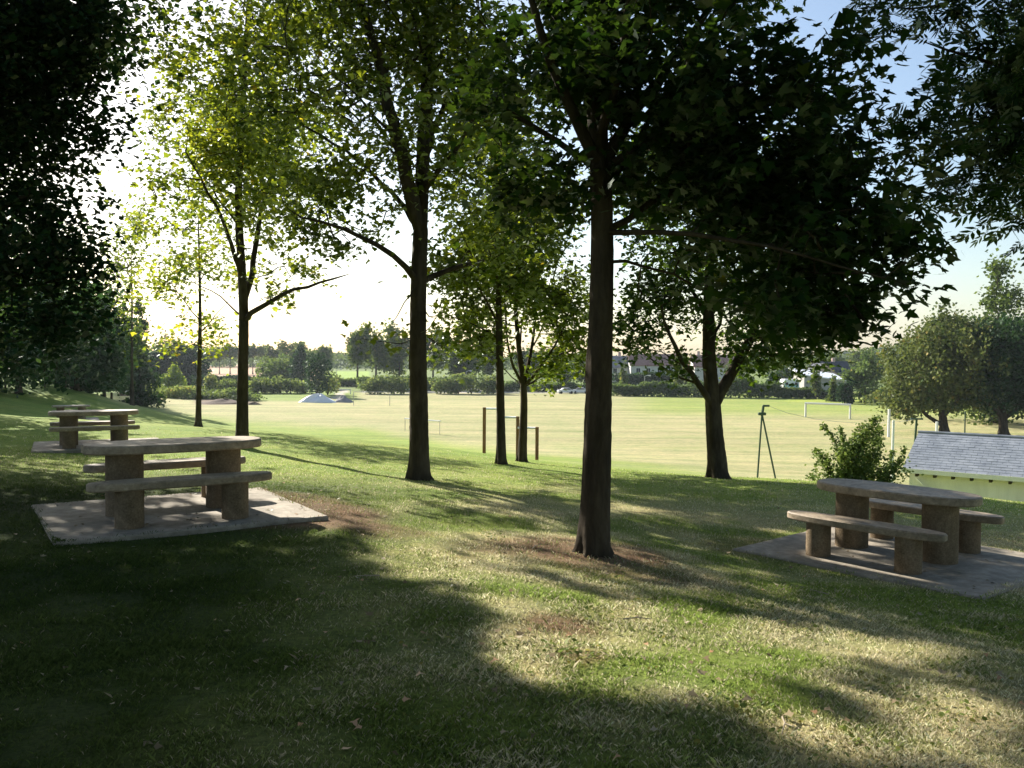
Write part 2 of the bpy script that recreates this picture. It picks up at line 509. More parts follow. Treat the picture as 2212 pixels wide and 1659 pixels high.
def ground_colour(x, y, z):
    n = len(x)
    P = np.stack([x, y, z], 1)
    front = y > 3
    px, py = project(P)
    px = np.where(front, px, 1100)
    py = np.where(front, py, 1700)
    r = np.hypot(x, y)
    c = np.tile(GREEN, (n, 1))
    # near ground under the trees: worn, half dry, darkened on the left for shade
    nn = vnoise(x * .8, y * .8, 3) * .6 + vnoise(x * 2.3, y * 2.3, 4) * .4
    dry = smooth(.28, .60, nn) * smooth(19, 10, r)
    dry = dry * (0.12 + .88 * smooth(-2.2, .8, x + (y - 6) * .12))  # drier and paler rightwards, brightening the sun patch through colour
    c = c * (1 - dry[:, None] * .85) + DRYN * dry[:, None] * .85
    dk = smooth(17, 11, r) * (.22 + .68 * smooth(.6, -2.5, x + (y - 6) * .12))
    c = c * (1 - dk[:, None]) + (SHADEG * 1.0 + c * .0) * dk[:, None] * (1 - dry[:, None]) + c * dk[:, None] * dry[:, None]
    sp = vnoise(x * 1.5 + 9, y * 1.5, 8)
    def spot(cx, cy_, rad, k=1.0):
        d = np.hypot(x - cx, (y - cy_)) / rad + (sp - .5) * .9
        return smooth(1.1, .45, d) * k
    # bare soil: beside the left pad, round the near tree, in the bright patch
    for dx, dy, rad, k in ((700, 1110, .9, .8), (640, 1075, .7, .6), (1230, 1180, 1.0, .75), (1290, 1215, .8, .65), (1200, 1345, .34, .9), (1500, 1245, .5, .5), (880, 1150, .5, .5), (1250, 1420, .2, .6), (1050, 1180, .5, .5), (1620, 1185, .7, .4)):
        h = hit(dx, dy)
        s = spot(h[0], h[1], rad, k)[:, None]
        c = c * (1 - s) + (SOIL * 1.15) * s
    # dry pitch
    ey = np.interp(px, EDGE_X, EDGE_Y)
    w = (ey - py) + (vnoise(x * .15, y * .15, 5) - .5) * 14
    t = smooth(-6, 16, w) * (front & (r > 24)) * smooth(190, 300, px)
    # greener band along the far edge of the pitch
    fe = smooth(905, 880, py + (px - 1400) * -0.010) * smooth(1300, 1450, px)
    tcol = TAN * (1 - fe[:, None]) + np.array([.27, .32, .09]) * fe[:, None]
    c = c * (1 - t[:, None]) + tcol * t[:, None]
    # bright line of long grass at the far edge
    def poly(x0, x1, y0, y1, col, soft=3):
        nonlocal c
        m = smooth(x0 - soft, x0 + soft, px) * smooth(x1 + soft, x1 - soft, px) * smooth(y0 - 1.5, y0 + 1.5, py) * smooth(y1 + 1.5, y1 - 1.5, py)
        m = (m * (front & (r > 60)))[:, None]
        c = c * (1 - m) + np.asarray(col) * m
    poly(1700, 1900, 862, 868, (.34, .40, .08), 40)
    poly(-100, 430, 800, 850, (.11, .18, .03))
    poly(240, 560, 846, 856, (.12, .17, .06))
    poly(420, 560, 858, 874, (.16, .12, .08), 10)
    poly(540, 770, 845, 866, (.20, .27, .06), 20)
    poly(300, 2400, 770, 846, (.15, .20, .06))
    poly(425, 700, 770, 822, (.50, .33, .23))
    poly(690, 800, 802, 823, (.25, .36, .07))
    poly(-3000, 5000, 700, 788, (.16, .2, .08))
    poly(780, 1330, 838, 849, (.45, .42, .37), 4)
    # pale path running off towards the gravel heap
    pm = smooth(12, 7, np.abs(px - (742 + (py - 845) * -1.1))) * smooth(840, 844, py) * smooth(867, 858, py) * (r > 60)
    c = c * (1 - pm[:, None]) + np.array([.50, .45, .39]) * pm[:, None]
    return c

# ------------------------------------------------------------------ ground sheet (polar grid, fine in front)
def make_ground():
    front = np.linspace(-38, 38, 281)
    back = np.linspace(38, 322, 72)[1:-1]
    ang = np.radians(np.concatenate([front, back]))
    rad = 0.6 * 1.0275 ** np.arange(0, 290)
    rad = rad[rad < 1400]
    rad = np.append(rad, 1400)
    A, R = np.meshgrid(ang, rad)
    X, Y = (np.sin(A) * R).ravel(), (np.cos(A) * R).ravel()
    Z = ground(X, Y)
    X = np.append(X, 0); Y = np.append(Y, 0); Z = np.append(Z, g1(0, 0))
    na, nr = len(ang), len(rad)
    i = np.arange(nr - 1)[:, None] * na
    j = np.arange(na)[None]
    j2 = (j + 1) % na
    q = np.stack([i + j, i + j2, i + na + j2, i + na + j], -1).reshape(-1, 4)[:, ::-1]
    c0 = len(X) - 1
    tri = np.stack([np.full(na, c0), np.arange(na), (np.arange(na) + 1) % na], 1)[:, ::-1]
    counts = np.concatenate([np.full(len(q), 4), np.full(len(tri), 3)])
    loops = np.concatenate([q.ravel(), tri.ravel()])
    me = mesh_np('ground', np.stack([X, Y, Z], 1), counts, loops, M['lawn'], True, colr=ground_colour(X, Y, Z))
    tag(link('ground', me), kind='structure')
make_ground()

# ------------------------------------------------------------------ where the sun reaches the ground (gaps in the crowns)
LIGHT_Y0, LIGHT_DY = 860, 50
LIGHT = [l for l in """
345899999999999999999999999999
123899999999999999999999999999
001688888899999999999999999999
000045666556655688766678899999
000133499876444332222332355543
001111138935443322333225555532
000000001345545543334435554322
000000000036754322224546665322
000000000002578876432232222222
000000000000039999985432211111
000000000000028999999998654322
000000000000005999999999997654
000000000000000586568998654653
000000000000000001112466435675
000000000000000000011268645786
000000000000000000011136744588
""".split()]
LIGHT = np.array([[int(ch) for ch in l.ljust(30, '2')[:30]] for l in LIGHT]) / 9.0

def sun_gap(P, bias=0.0, dark=False):
    """True where a leaf at P would shade a spot that is sunlit in the photograph"""
    t = (P[:, 2] + 1.0) / S[2]
    for _ in range(3):
        G = P - t[:, None] * S
        t = (P[:, 2] - ground(G[:, 0], G[:, 1])) / S[2]
    G = P - t[:, None] * S
    gx, gy = project(G)
    ok = (G[:, 1] > 2.5) & (gx > 0) & (gx < 2212) & (gy > LIGHT_Y0) & (gy < 1659) & (G[:, 1] < 200)
    u = np.clip((gx / 73.73) - .5, 0, 28.999)
    v = np.clip((gy - LIGHT_Y0) / LIGHT_DY - .5, 0, 14.999)
    ui, vi = u.astype(int), v.astype(int)
    fu, fv = u - ui, v - vi
    L = (LIGHT[vi, ui] * (1 - fu) + LIGHT[vi, ui + 1] * fu) * (1 - fv) + (LIGHT[vi + 1, ui] * (1 - fu) + LIGHT[vi + 1, ui + 1] * fu) * fv
    n = vnoise(G[:, 0] * 2.0, G[:, 1] * 1.6, 11) * .6 + vnoise(G[:, 0] * 4.5, G[:, 1] * 4.5, 12) * .4
    if dark: return ok & (L + (n - .5) * 1.15 < .42) & (gy > 1000)
    return ok & (L + (n - .5) * 1.35 > .5 + bias)

# ------------------------------------------------------------------ leaves
def T_maple():
    half = [(.40, -.03), (.33, .17), (.60, .40), (.25, .44), (.20, .68)]
    pts = [(0, 0)] + half + [(0, 1.0)] + [(-x, y) for x, y in reversed(half)]
    return np.array([(x, y, -.12 * abs(x) - .18 * y * y) for x, y in pts]), 1
def T_low():
    pts = [(0, -.02), (.58, .22), (.24, .52), (.06, 1.0), (-.26, .56), (-.56, .28)]
    return np.array([(x, y, -.2 * abs(x) - .15 * y * y) for x, y in pts]), 1
def T_quad():
    return np.array([(0, 0, 0), (.48, .45, -.06), (0, 1, -.12), (-.48, .45, -.06)]), 1
def T_six():
    return np.array([(0, 0, 0), (.38, .22, -.05), (.36, .68, -.08), (0, 1, -.12), (-.36, .68, -.08), (-.38, .22, -.05)]), 1
def T_pinnate():
    vs = []
    def leaflet(bx, by, ang, ln, w):
        ca, sa = math.cos(ang), math.sin(ang)
        for t, s in ((0, 0), (.35, w), (.7, w * .7), (1, 0), (.7, -w * .7), (.35, -w)):
            x, y = s * ln, t * ln
            X, Y = bx + x * ca + y * sa, by - x * sa + y * ca
            vs.append((X, Y, -.1 * Y * Y - .05 * abs(X)))
    for k in range(3):
        y = .22 + k * .2
        for s in (-1, 1):
            leaflet(0.01 * s, y, s * math.radians(58 - 8 * k), .42, .17)
    leaflet(0, .68, 0, .42, .17)
    # rachis
    vs.extend([(-.008, 0, 0), (.008, 0, 0), (.008, .35, -.01), (.006, .7, -.05), (-.006, .7, -.05), (-.008, .35, -.01)])
    return np.array(vs), 8
TPL = {'maple': T_maple(), 'low': T_low(), 'quad': T_quad(), 'six': T_six(), 'pinnate': T_pinnate()}

def frames(n, up=.55, spread=1.0, droop=.35, outward=None):
    """random leaf frames: rows are x, y (tip), z (normal)"""
    nrm = RNG.normal(size=(n, 3)) * spread
    nrm[:, 2] = np.abs(nrm[:, 2]) + up * 1.6
    nrm /= np.linalg.norm(nrm, axis=1)[:, None]
    tip = RNG.normal(size=(n, 3))
    tip[:, 2] -= droop * 1.5
    if outward is not None: tip += outward * .8
    tip -= nrm * (tip * nrm).sum(1)[:, None]
    tip /= np.linalg.norm(tip, axis=1)[:, None] + 1e-9
    xx = np.cross(tip, nrm)
    return xx, tip, nrm

def leaves_mesh(name, P, size, X, T, N, tpl, mat, tint):
    tv, k = TPL[tpl]
    n, m = len(P), len(tv)
    if n > 50: N = N * RNG.uniform(-.6, 2.6, (n, 1))
    V = P[:, None] + size[:, None, None] * (tv[None, :, 0, None] * X[:, None] + tv[None, :, 1, None] * T[:, None] + tv[None, :, 2, None] * N[:, None])
    V = V.reshape(-1, 3)
    per = m // k
    loops = np.arange(n * m)
    return mesh_np(name, V, np.full(n * k, per), loops, mat, False, tint=np.repeat(tint, k))

# ------------------------------------------------------------------ trees
def resample(path, step):
    path = np.asarray(path, float)
    seg = np.linalg.norm(np.diff(path, axis=0), axis=1)
    L = np.concatenate([[0], np.cumsum(seg)])
    n = max(2, int(L[-1] / step) + 1)
    s = np.linspace(0, L[-1], n)
    # smooth a little by averaging
    Q = np.stack([np.interp(s, L, path[:, k]) for k in range(3)], 1)
    for _ in range(2):
        Q[1:-1] = .25 * Q[:-2] + .5 * Q[1:-1] + .25 * Q[2:]
    return Q, s / L[-1]

def grow(trunk, limbs, attract, step, r0=.0035, wig=.05):
    """trunk, limbs: (path, r_start, r_end). returns positions, parents, radii"""
    pos, par, rr, fixed = [], [], [], []
    Q, s = resample(trunk[0], step)
    for i, (q, t) in enumerate(zip(Q, s)):
        pos.append(q); par.append(i - 1)
        r = trunk[1] + (trunk[2] - trunk[1]) * t
        fixed.append(r)
    for path, ra, rb in limbs:
        Q, s = resample(path, step)
        Pn = np.array(pos)
        j = int(np.argmin(np.linalg.norm(Pn - Q[0], axis=1)))
        Q = Q + (1 - s)[:, None] ** 3 * (Pn[j] - Q[0])
        Q[1:] += RNG.normal(size=(len(Q) - 1, 3)) * wig * step
        for q, t in zip(Q[1:], s[1:]):
            pos.append(q); par.append(j); j = len(pos) - 1
            fixed.append(ra + (rb - ra) * t)
    nseed = len(pos)
    # attractors: nearest first
    Pn = np.array(pos)
    top = Pn[int(len(resample(trunk[0], step)[0]) * .35):]
    d = np.array([np.min(np.linalg.norm(top - a, axis=1)) for a in attract])
    order = np.argsort(d)
    cap = nseed + len(attract) * 6 + 10
    PA = np.full((cap, 3), 1e6); PA[:nseed] = Pn
    par += [0] * (cap - nseed)
    cnt = nseed
    lowlimit = int(len(resample(trunk[0], step)[0]) * .3)
    PAm = np.zeros(cap)
    PAm[:lowlimit] = 1e3            # nothing sprouts from the lower trunk
    tips = []
    for ai in order:
        a = attract[ai]
        df = a - PA[:cnt]
        dist = np.sqrt((df ** 2).sum(1))
        cost = dist + np.maximum(-df[:, 2], 0) * .5 + PAm[:cnt]
        j = int(np.argmin(cost))
        D = dist[j]
        if D < 1e-3: continue
        k = int(min(6, max(1, round(D / step))))
        p0 = PA[j]
        pj = par[j]
        dirp = p0 - PA[pj] if pj >= 0 else np.array([0, 0, 1.0])
        dirp = dirp / (np.linalg.norm(dirp) + 1e-9)
        ctrl = p0 + dirp * D * .38 + np.array([0, 0, .06 * D])
        last = j
        for i in range(1, k + 1):
            t = i / k
            q = (1 - t) ** 2 * p0 + 2 * t * (1 - t) * ctrl + t * t * a
            if i < k: q = q + RNG.normal(size=3) * wig * step
            PA[cnt] = q; par[cnt] = last; last = cnt; cnt += 1
        tips.append(last)
    PA = PA[:cnt]; par = np.array(par[:cnt])
    R = np.zeros(cnt)
    nch = np.bincount(par[par >= 0], minlength=cnt)
    acc = np.zeros(cnt)
    for i in range(cnt - 1, -1, -1):
        r = max((acc[i]) ** (1 / 2.4), r0)
        if i < nseed: r = fixed[i]
        R[i] = r
        p = par[i]
        if p >= 0 and i >= nseed: acc[p] += r ** 2.4
    # branches never thicker than what they leave
    for i in range(nseed, cnt):
        R[i] = min(R[i], R[par[i]] * .85 if par[i] < nseed else R[par[i]])
    return PA, par, R, np.array(tips), nseed

def skin(PA, par, R, fat=1.0, flare=None):
    n = len(PA)
    kids = [[] for _ in range(n)]
    for i in range(n):
        if par[i] >= 0: kids[par[i]].append(i)
    for k in kids: k.sort(key=lambda i: -R[i])
    V, C, Lp = [], [], []
    base = 0
    starts = [0] + [c for i in range(n) for c in kids[i][1:]]
    for s in starts:
        chain = [s]
        while kids[chain[-1]]:
            chain.append(kids[chain[-1]][0])
        if s != 0:
            pts = np.vstack([PA[par[s]], PA[chain]])
            rad = np.concatenate([[min(R[s] * 1.15, R[par[s]])], R[chain]])
        else:
            pts, rad = PA[chain], R[chain].copy()
            if flare:
                h = pts[:, 2] - pts[0, 2]
                rad = rad * (1 + flare * 1.25 * np.exp(-h / .20) + .14 * np.exp(-h / .9))
        if len(pts) < 2: continue
        if rad[0] > .09:
            q = np.linspace(0, len(pts) - 1, (len(pts) - 1) * 5 + 1)
            pts = np.stack([np.interp(q, np.arange(len(pts)), pts[:, k]) for k in range(3)], 1)
            rad = np.interp(q, np.arange(len(rad)), rad)
        rad = rad.copy(); rad[-1] *= .5
        m = 30 if rad[0] > .09 else 8 if rad[0] > .03 else 5 if rad[0] > .01 else 3
        d = np.gradient(pts, axis=0)
        d /= np.linalg.norm(d, axis=1)[:, None] + 1e-9
        ref = np.array([.31, .2, .93]) if abs(d[0] @ np.array([.31, .2, .93])) < .9 else np.array([1, .1, 0.])
        ref = np.array([1.0, .15, 0.]) if s == 0 else ref
        a = np.cross(d, ref); a /= np.linalg.norm(a, axis=1)[:, None] + 1e-9
        b = np.cross(d, a)
        th = np.arange(m) * 2 * math.pi / m
        rr = rad[:, None] * np.ones(m)[None]
        if m >= 8:
            hh_ = pts[:, 2][:, None]
            ct, st = np.cos(th)[None], np.sin(th)[None]
            fur = vnoise(ct * 4.5 + st * 2.1 + hh_ * .55 + s, st * 4.5 + hh_ * .8, 95) - .5
            kn = smooth(.78, .95, vnoise(ct * 1.4 + hh_ * 1.7 + s, st * 1.4 + hh_ * 1.1, 96))
            rr = rr * (1 + .05 * np.sin(3 * th + s)[None] + .12 * fur + .10 * kn + .012 * RNG.normal(size=rr.shape))
            if s == 0 and flare:
                rr = rr * (1 + .30 * np.exp(-(pts[:, 2] - pts[0, 2] - .25) / .15).clip(0, 1)[:, None] * np.sin(5 * th + 1)[None])
        ring = pts[:, None] + rr[..., None] * (a[:, None] * np.cos(th)[None, :, None] + b[:, None] * np.sin(th)[None, :, None])
        V.append(ring.reshape(-1, 3))
        L = len(pts)
        i = np.arange(L - 1)[:, None] * m
        j = np.arange(m)[None]
        q = np.stack([i + j, i + (j + 1) % m, i + m + (j + 1) % m, i + m + j], -1).reshape(-1, 4) + base
        C.append(np.full(len(q), 4)); Lp.append(q.ravel())
        base += L * m
    return np.vstack(V), np.concatenate(C), np.concatenate(Lp)

def blob_points(blobs, n, shell=.45, clump=0):
    """blobs: (centre, radii, weight)"""
    w = np.array([b[2] for b in blobs], float); w /= w.sum()
    out = []
    for (c, r, _), k in zip(blobs, np.round(w * n).astype(int)):
        d = RNG.normal(size=(k, 3)); d /= np.linalg.norm(d, axis=1)[:, None]
        rad = RNG.random(k) ** shell
        q = d * rad[:, None]
        if clump and k > clump * 3:
            nc = max(3, k // clump)
            q = q[RNG.integers(0, nc, k)] + RNG.normal(size=(k, 3)) * .5 / nc ** (1 / 3)
        out.append(np.asarray(c) + q * np.asarray(r))
    return np.vstack(out)

def seen_blob(Y, dx, dy, rx, ry, ry_depth, w=None, dY=0):
    """a crown lobe given by where it is seen, at depth Y+dY"""
    yy = Y + dY
    c = at(dx, dy, yy)
    s = K / FPX * yy
    r = (rx * s, ry_depth, ry * s)
    return (c, r, w if w else (r[0] * r[1] * r[2]) ** .7)

def tree(label, Y, trunk, r_base, r_top, limbs, blobs, n_att, n_leaf, leaf='maple', size=.13, mat='maple', bark='bark',
         cat='tree', name='maple_tree', group=None, spread=.3, base=None, step=.3, tint=(.1, .9), carve=True, fill=0, aclump=7, shade=0, own_leaves=0,
         up=.5, flare=.45, world=False, tint_fn=None, r0=.0035):
    """trunk/limbs given as seen positions [(dx,dy,dY),...]; first trunk point is the foot"""
    if not world:
        foot = base if base is not None else hit(trunk[0][0], trunk[0][1])
        Yf = foot[1]
        cv = lambda p: at(p[0], p[1], Yf + (p[2] if len(p) > 2 else 0))
        tp = [foot - np.array([0, 0, .25]), foot + np.array([0, 0, .05])] + [cv(p) for p in trunk[1:]]
        lb = [([cv(p) for p in pts], ra, rb) for pts, ra, rb in limbs]
        bl = [seen_blob(Yf, *b) for b in blobs]
    else:
        foot = np.array(trunk[0]); tp = [foot - np.array([0, 0, .25])] + [np.array(p) for p in trunk]; lb = limbs; bl = blobs
    att = blob_points(bl, n_att, clump=aclump)
    att = att[att[:, 2] > ground(att[:, 0], att[:, 1]) + .9] if step < 1 and carve else att
    PA, par, R, tips, ns = grow((tp, r_base, r_top), lb, att, step, r0=r0)
    root = empty(name, foot, 0, label, cat, group)
    V, C, L = skin(PA, par, R, flare=flare)
    o = link('trunk', mesh_np('trunk', V - foot, C, L, M[bark], True), root)
    # leaves sit round the twig ends and along the last twigs
    src = np.concatenate([PA[tips], PA[tips], PA[tips], PA[ns:][R[ns:] < .012] if ns < len(PA) else PA[tips]])
    wt = RNG.random(len(src)) ** 1.6 + .04
    idx = RNG.choice(len(src), n_leaf, p=wt / wt.sum())
    off = RNG.normal(size=(n_leaf, 3)) * spread * (.25 + .45 * RNG.random((n_leaf, 1)))
    P = src[idx] + off
    if fill:
        k = int(n_leaf * fill)
        P[:k] = blob_points(bl, k + 60, .5, clump=70)[:k]
    if shade:
        # leaves added to thicken the crown where its shade should fall on the lawn
        j = RNG.choice(len(src), shade, p=wt / wt.sum())
        E = src[j] + RNG.normal(size=(shade, 3)) * spread * .5
        E = E[sun_gap(E, dark=True)]
        P = np.vstack([P, E])
        n_leaf = len(P)
    if carve:
        P = P[~sun_gap(P, 0 if carve is True else carve)]
        P = P[P[:, 2] > ground(P[:, 0], P[:, 1]) + .6]
    n = len(P)
    cc = PA[ns:].mean(0) if ns < len(PA) else PA.mean(0)
    outw = P - cc; outw[:, 2] = 0
    outw /= np.linalg.norm(outw, axis=1)[:, None] + 1e-6
    X, T, N = frames(n, up=up, outward=outw)
    sz = size * (.48 + .8 * RNG.random(n))
    big = vnoise(P[:, 0] * 1.3 + P[:, 2] * .7, P[:, 1] * 1.3 + P[:, 2], 21)
    ti = tint[0] + (tint[1] - tint[0]) * np.clip(.55 * big + .6 * RNG.random(n) - .08, 0, 1)
    ti = np.where(RNG.random(n) < .006, 1.0, ti)
    if tint_fn is not None: ti = tint_fn(P, ti)
    if own_leaves:
        gx, gy = project(P)
        dd = P[:, 1]
        seen = (gx > 0) & (gx < 2212) & (gy > 0) & (gy < 1500) & (dd > 3)
        score = np.where(seen, sz / np.maximum(dd, 1), 0)
        pick = np.argsort(-score)[:own_leaves]
        keep = np.ones(n, bool); keep[pick] = False
        tv, k = TPL[leaf]
        var = []
        for q in range(4):
            var.append(mesh_np('leaf', tv, np.full(k, len(tv) // k), np.arange(len(tv)), M[mat], False, tint=np.full(k, tint[0] + (tint[1] - tint[0]) * (.15 + .25 * q))))
        for i in pick:
            lo = link('leaf', var[int(ti[i] * 3.99) % 4], root)
            s = float(sz[i])
            x, t, nn, p = X[i] * s, T[i] * s, N[i] * s, P[i] - foot
            lo.matrix_local = Matrix(((x[0], t[0], nn[0], p[0]), (x[1], t[1], nn[1], p[1]), (x[2], t[2], nn[2], p[2]), (0, 0, 0, 1)))
        P, X, T, N, sz, ti = P[keep], X[keep], T[keep], N[keep], sz[keep], ti[keep]
    me = leaves_mesh('crown', P - foot, sz, X, T, N, leaf, M[mat], ti)
    c = link('crown', me, root)
    if own_leaves: c['kind'] = 'stuff'
    return root

# T1: the near tree right of the middle
tree('tall maple with the nearest thick trunk and overhanging dark crown, right of the middle', 8.9,
     [(1282, 1196), (1288, 1000), (1296, 760), (1300, 600), (1302, 450), (1292, 300, .1), (1282, 150, .2), (1295, -60, .3), (1305, -420, .4)], .142, .06,
     [([(1298, 500), (1450, 490, -.5), (1700, 545, -1), (1900, 600, -1.2)], .03, .008),
      ([(1300, 470), (1500, 380, .5), (1750, 370, .8), (1950, 330, .9)], .035, .01),
      ([(1296, 370), (1240, 330), (1120, 250, .3), (980, 190, .5)], .04, .012),
      ([(1296, 330), (1230, 230, -.3), (1170, 80, -.5), (1110, -120, -.7)], .06, .02),
      ([(1298, 330), (1390, 200, .2), (1480, 90, .3), (1570, -50, .3)], .065, .025),
      ([(1300, 290), (1340, 180, -.4), (1360, 20, -.9), (1390, -150, -1.2)], .05, .02),
      ([(1290, 400), (1330, 350, .4), (1420, 230, 1.0), (1530, 120, 1.5)], .04, .012),
      ([(1280, 200), (1245, 110, .3), (1190, 30, .6)], .03, .012),
      ([(1298, 390), (1440, 300, 0), (1620, 230, 0), (1850, 150, 0)], .045, .012),
      ([(1300, 540), (1380, 560, 1), (1560, 640, 1.6), (1700, 690, 1.9)], .02, .008)],
     [(1660, 260, 230, 230, 1.7), (1775, 320, 110, 120, 1.2), (1840, 440, 135, 150, 1.2), (1720, 560, 190, 130, 1.1), (1870, 640, 110, 90, .8), (1500, 80, 280, 200, 2.0),
      (1290, 60, 170, 170, 1.6), (1090, 180, 90, 120, 1.0, .35), (1600, 420, 240, 130, 1.4), (1180, 380, 90, 70, .8, .35), (1400, 350, 130, 110, 1.2),
      (1940, 520, 70, 50, .5), (1500, -200, 380, 200, 2.4), (1280, -250, 300, 180, 2.2, 4), (1780, 700, 90, 40, .5), (1500, -560, 420, 130, 3.2, 8, 1.5)],  # last lobe, above the frame, is added to block sky light
     2600, 49000, shade=3000, size=.112, spread=.25, r0=.0045, own_leaves=300, mat='maple_d', tint=(.0, .62))

# T2: tree left of the middle
tree('maple left of the middle with straight trunk and open yellow green crown', 14.9,
     [(905, 1036), (903, 850), (902, 700), (905, 560), (910, 470), (915, 330, .1), (925, 150, .2), (935, -50, .3), (940, -300, .3)], .165, .07,
     [([(903, 500), (880, 410, -.2), (850, 270, -.5), (815, 120, -.8), (770, -40, -1)], .13, .05),
      ([(880, 410), (865, 300, .5), (830, 170, .9), (800, 60, 1.2)], .06, .02),
      ([(900, 592), (850, 545, -.5), (760, 490, -1), (650, 470, -1.4)], .06, .016),
      ([(910, 598), (960, 585, .4), (1040, 565, .9), (1130, 530, 1.4)], .055, .014),
      ([(905, 480), (840, 400, 1), (740, 320, 1.7), (640, 260, 2)], .055, .016),
      ([(912, 420), (980, 330, -.6), (1040, 240, -1.1), (1090, 140, -1.3)], .055, .016),
      ([(915, 350), (960, 220, .6), (1000, 80, 1.2)], .06, .02),
      ([(905, 600), (870, 660, -.6), (840, 710, -1)], .014, .006),
      ([(850, 270), (760, 200, -1), (680, 120, -1.5)], .03, .01)],
     [(760, 150, 200, 190, 2.6), (900, 330, 200, 170, 2.6), (690, 420, 160, 80, 1.6), (1040, 260, 150, 210, 2.2), (720, 520, 90, 40, 1.0),
      (840, 30, 300, 130, 2.8, 9), (980, 120, 110, 110, 2.0, 4), (1060, 480, 110, 80, 1.4), (760, 500, 100, 40, .9), (1045, 560, 90, 35, .8), (660, 470, 60, 30, .8), (825, 735, 50, 26, .5), (960, 690, 40, 30, .5), (850, -220, 320, 160, 2.8), (610, 250, 110, 120, 1.6), (1000, -430, 300, 110, 3.0, 7, -2)],  # last lobe is added unseen overhead to screen off sky
     1900, 25000, shade=14000, leaf='low', size=.11, spread=.32, r0=.006, tint=(0, .95), mat='maple')

# T3: left slim tree
tree('slim maple behind the near left picnic table with bright yellow green crown', 21,
     [(522, 966), (524, 800), (527, 700), (524, 620), (518, 520), (514, 430), (520, 300), (530, 120), (540, -80)], .135, .03,
     [([(530, 690), (560, 655, -.3), (640, 625, -.8), (750, 590, -1.2)], .065, .016),
      ([(527, 680), (545, 590, .3), (560, 480, .6), (600, 330, .9), (640, 180, 1.2)], .075, .02),
      ([(522, 600), (500, 520, -.6), (460, 430, -1.2), (400, 330, -1.6)], .055, .014),
      ([(516, 480), (450, 400, 1), (390, 300, 1.6)], .03, .01), ([(527, 690), (480, 640, .8), (400, 600, 1.4)], .025, .008)],
     [(560, 170, 190, 200, 3.0), (470, 340, 150, 90, 2.2), (610, 410, 130, 90, 2.0), (430, 100, 90, 90, 1.8), (660, 600, 100, 32, 1.0), (600, 630, 60, 30, .8),
      (390, 420, 90, 60, 1.5), (560, 540, 90, 50, 1.2), (640, 60, 140, 120, 2.2), (560, -150, 200, 120, 2.6), (500, -330, 230, 150, 4.0), (350, -380, 160, 120, 3.6)],  # two topmost lobes are added out of view to shade the foreground
     1800, 22000, shade=15000, size=.122, carve=.12, leaf='low', spread=.42, tint=(0, 1.0), mat='maple_y', r0=.006)

# T4: thin young tree further left
tree('thin young maple standing alone on the lawn behind the far left picnic table', 29,
     [(428, 922), (430, 800), (432, 740), (432, 640), (430, 540), (428, 470)], .095, .02,
     [([(432, 730), (460, 690, .4), (500, 640, .8)], .025, .008), ([(432, 700), (390, 640, -.5), (350, 580, -.9)], .025, .008),
      ([(431, 760), (400, 735, .8), (360, 720, 1.2)], .015, .006)],
     [(430, 590, 100, 100, 2.0), (350, 600, 60, 70, 1.4), (440, 715, 75, 40, 1.4), (470, 480, 70, 50, 1.3), (375, 745, 50, 24, .8), (350, 470, 60, 50, 1.2), (520, 290, 180, 140, 2.8, 5, -2.2), (640, 380, 110, 110, 2.4, 3, -2.0)],  # last two lobes, hidden behind the slim maple's crown, are added for shade
     1000, 6200, shade=15000, size=.15, carve=False, leaf='low', spread=.45, tint=(0, 1.0), mat='maple_y', r0=.007, step=.4)

# T5, T6: the close pair in the middle
tree('slender maple, left one of the close pair by the exercise bars', 21,
     [(1083, 1002), (1081, 900), (1079, 760), (1076, 620), (1074, 480), (1070, 330), (1068, 200)], .105, .025,
     [([(1079, 700), (1040, 630, -.4), (1000, 560, -.8), (960, 500, -1)], .03, .008), ([(1078, 720), (1010, 690, .4), (930, 670, .8)], .025, .008),
      ([(1077, 600), (1110, 520, .3), (1150, 430, .6)], .025, .008), ([(1075, 560), (1030, 470, 1), (1000, 390, 1.4)], .025, .008)],
     [(1080, 540, 130, 110, 2.4), (1100, 400, 130, 90, 2.2), (985, 600, 80, 60, 1.6), (1000, 740, 90, 50, 1.2), (1060, 270, 110, 100, 2.0)],
     1100, 8000, shade=9000, size=.13, carve=False, leaf='low', spread=.38, tint=(0, .8), r0=.0065)
tree('maple with many stems fanning from a short trunk, right one of the close pair', 22,
     [(1127, 997), (1130, 930), (1132, 870), (1132, 830), (1122, 770), (1116, 700), (1110, 620), (1104, 520)], .115, .02,
     [([(1132, 835), (1100, 780, -.3), (1092, 700, -.5), (1086, 600, -.6)], .04, .01), ([(1133, 830), (1150, 760, .3), (1156, 680, .5), (1165, 590, .6)], .05, .012),
      ([(1134, 832), (1180, 780, -.2), (1215, 720, -.5), (1240, 640, -.7)], .045, .01), ([(1134, 840), (1200, 800, .5), (1250, 750, .9), (1290, 690, 1.1)], .03, .008),
      ([(1150, 760), (1180, 690, .8), (1200, 620, 1.1)], .025, .008), ([(1130, 830), (1090, 800, .8), (1050, 760, 1.3)], .02, .007), ([(1122, 770), (1130, 680, .9), (1140, 590, 1.3)], .03, .01)],
     [(1130, 600, 120, 110, 2.2), (1220, 660, 90, 90, 1.8), (1180, 790, 60, 35, 1.0), (1250, 760, 60, 60, 1.2), (1040, 690, 60, 60, 1.3), (1160, 470, 110, 90, 2.0)],
     1100, 8000, shade=9000, size=.13, carve=False, leaf='low', spread=.36, tint=(0, .8), r0=.0065)

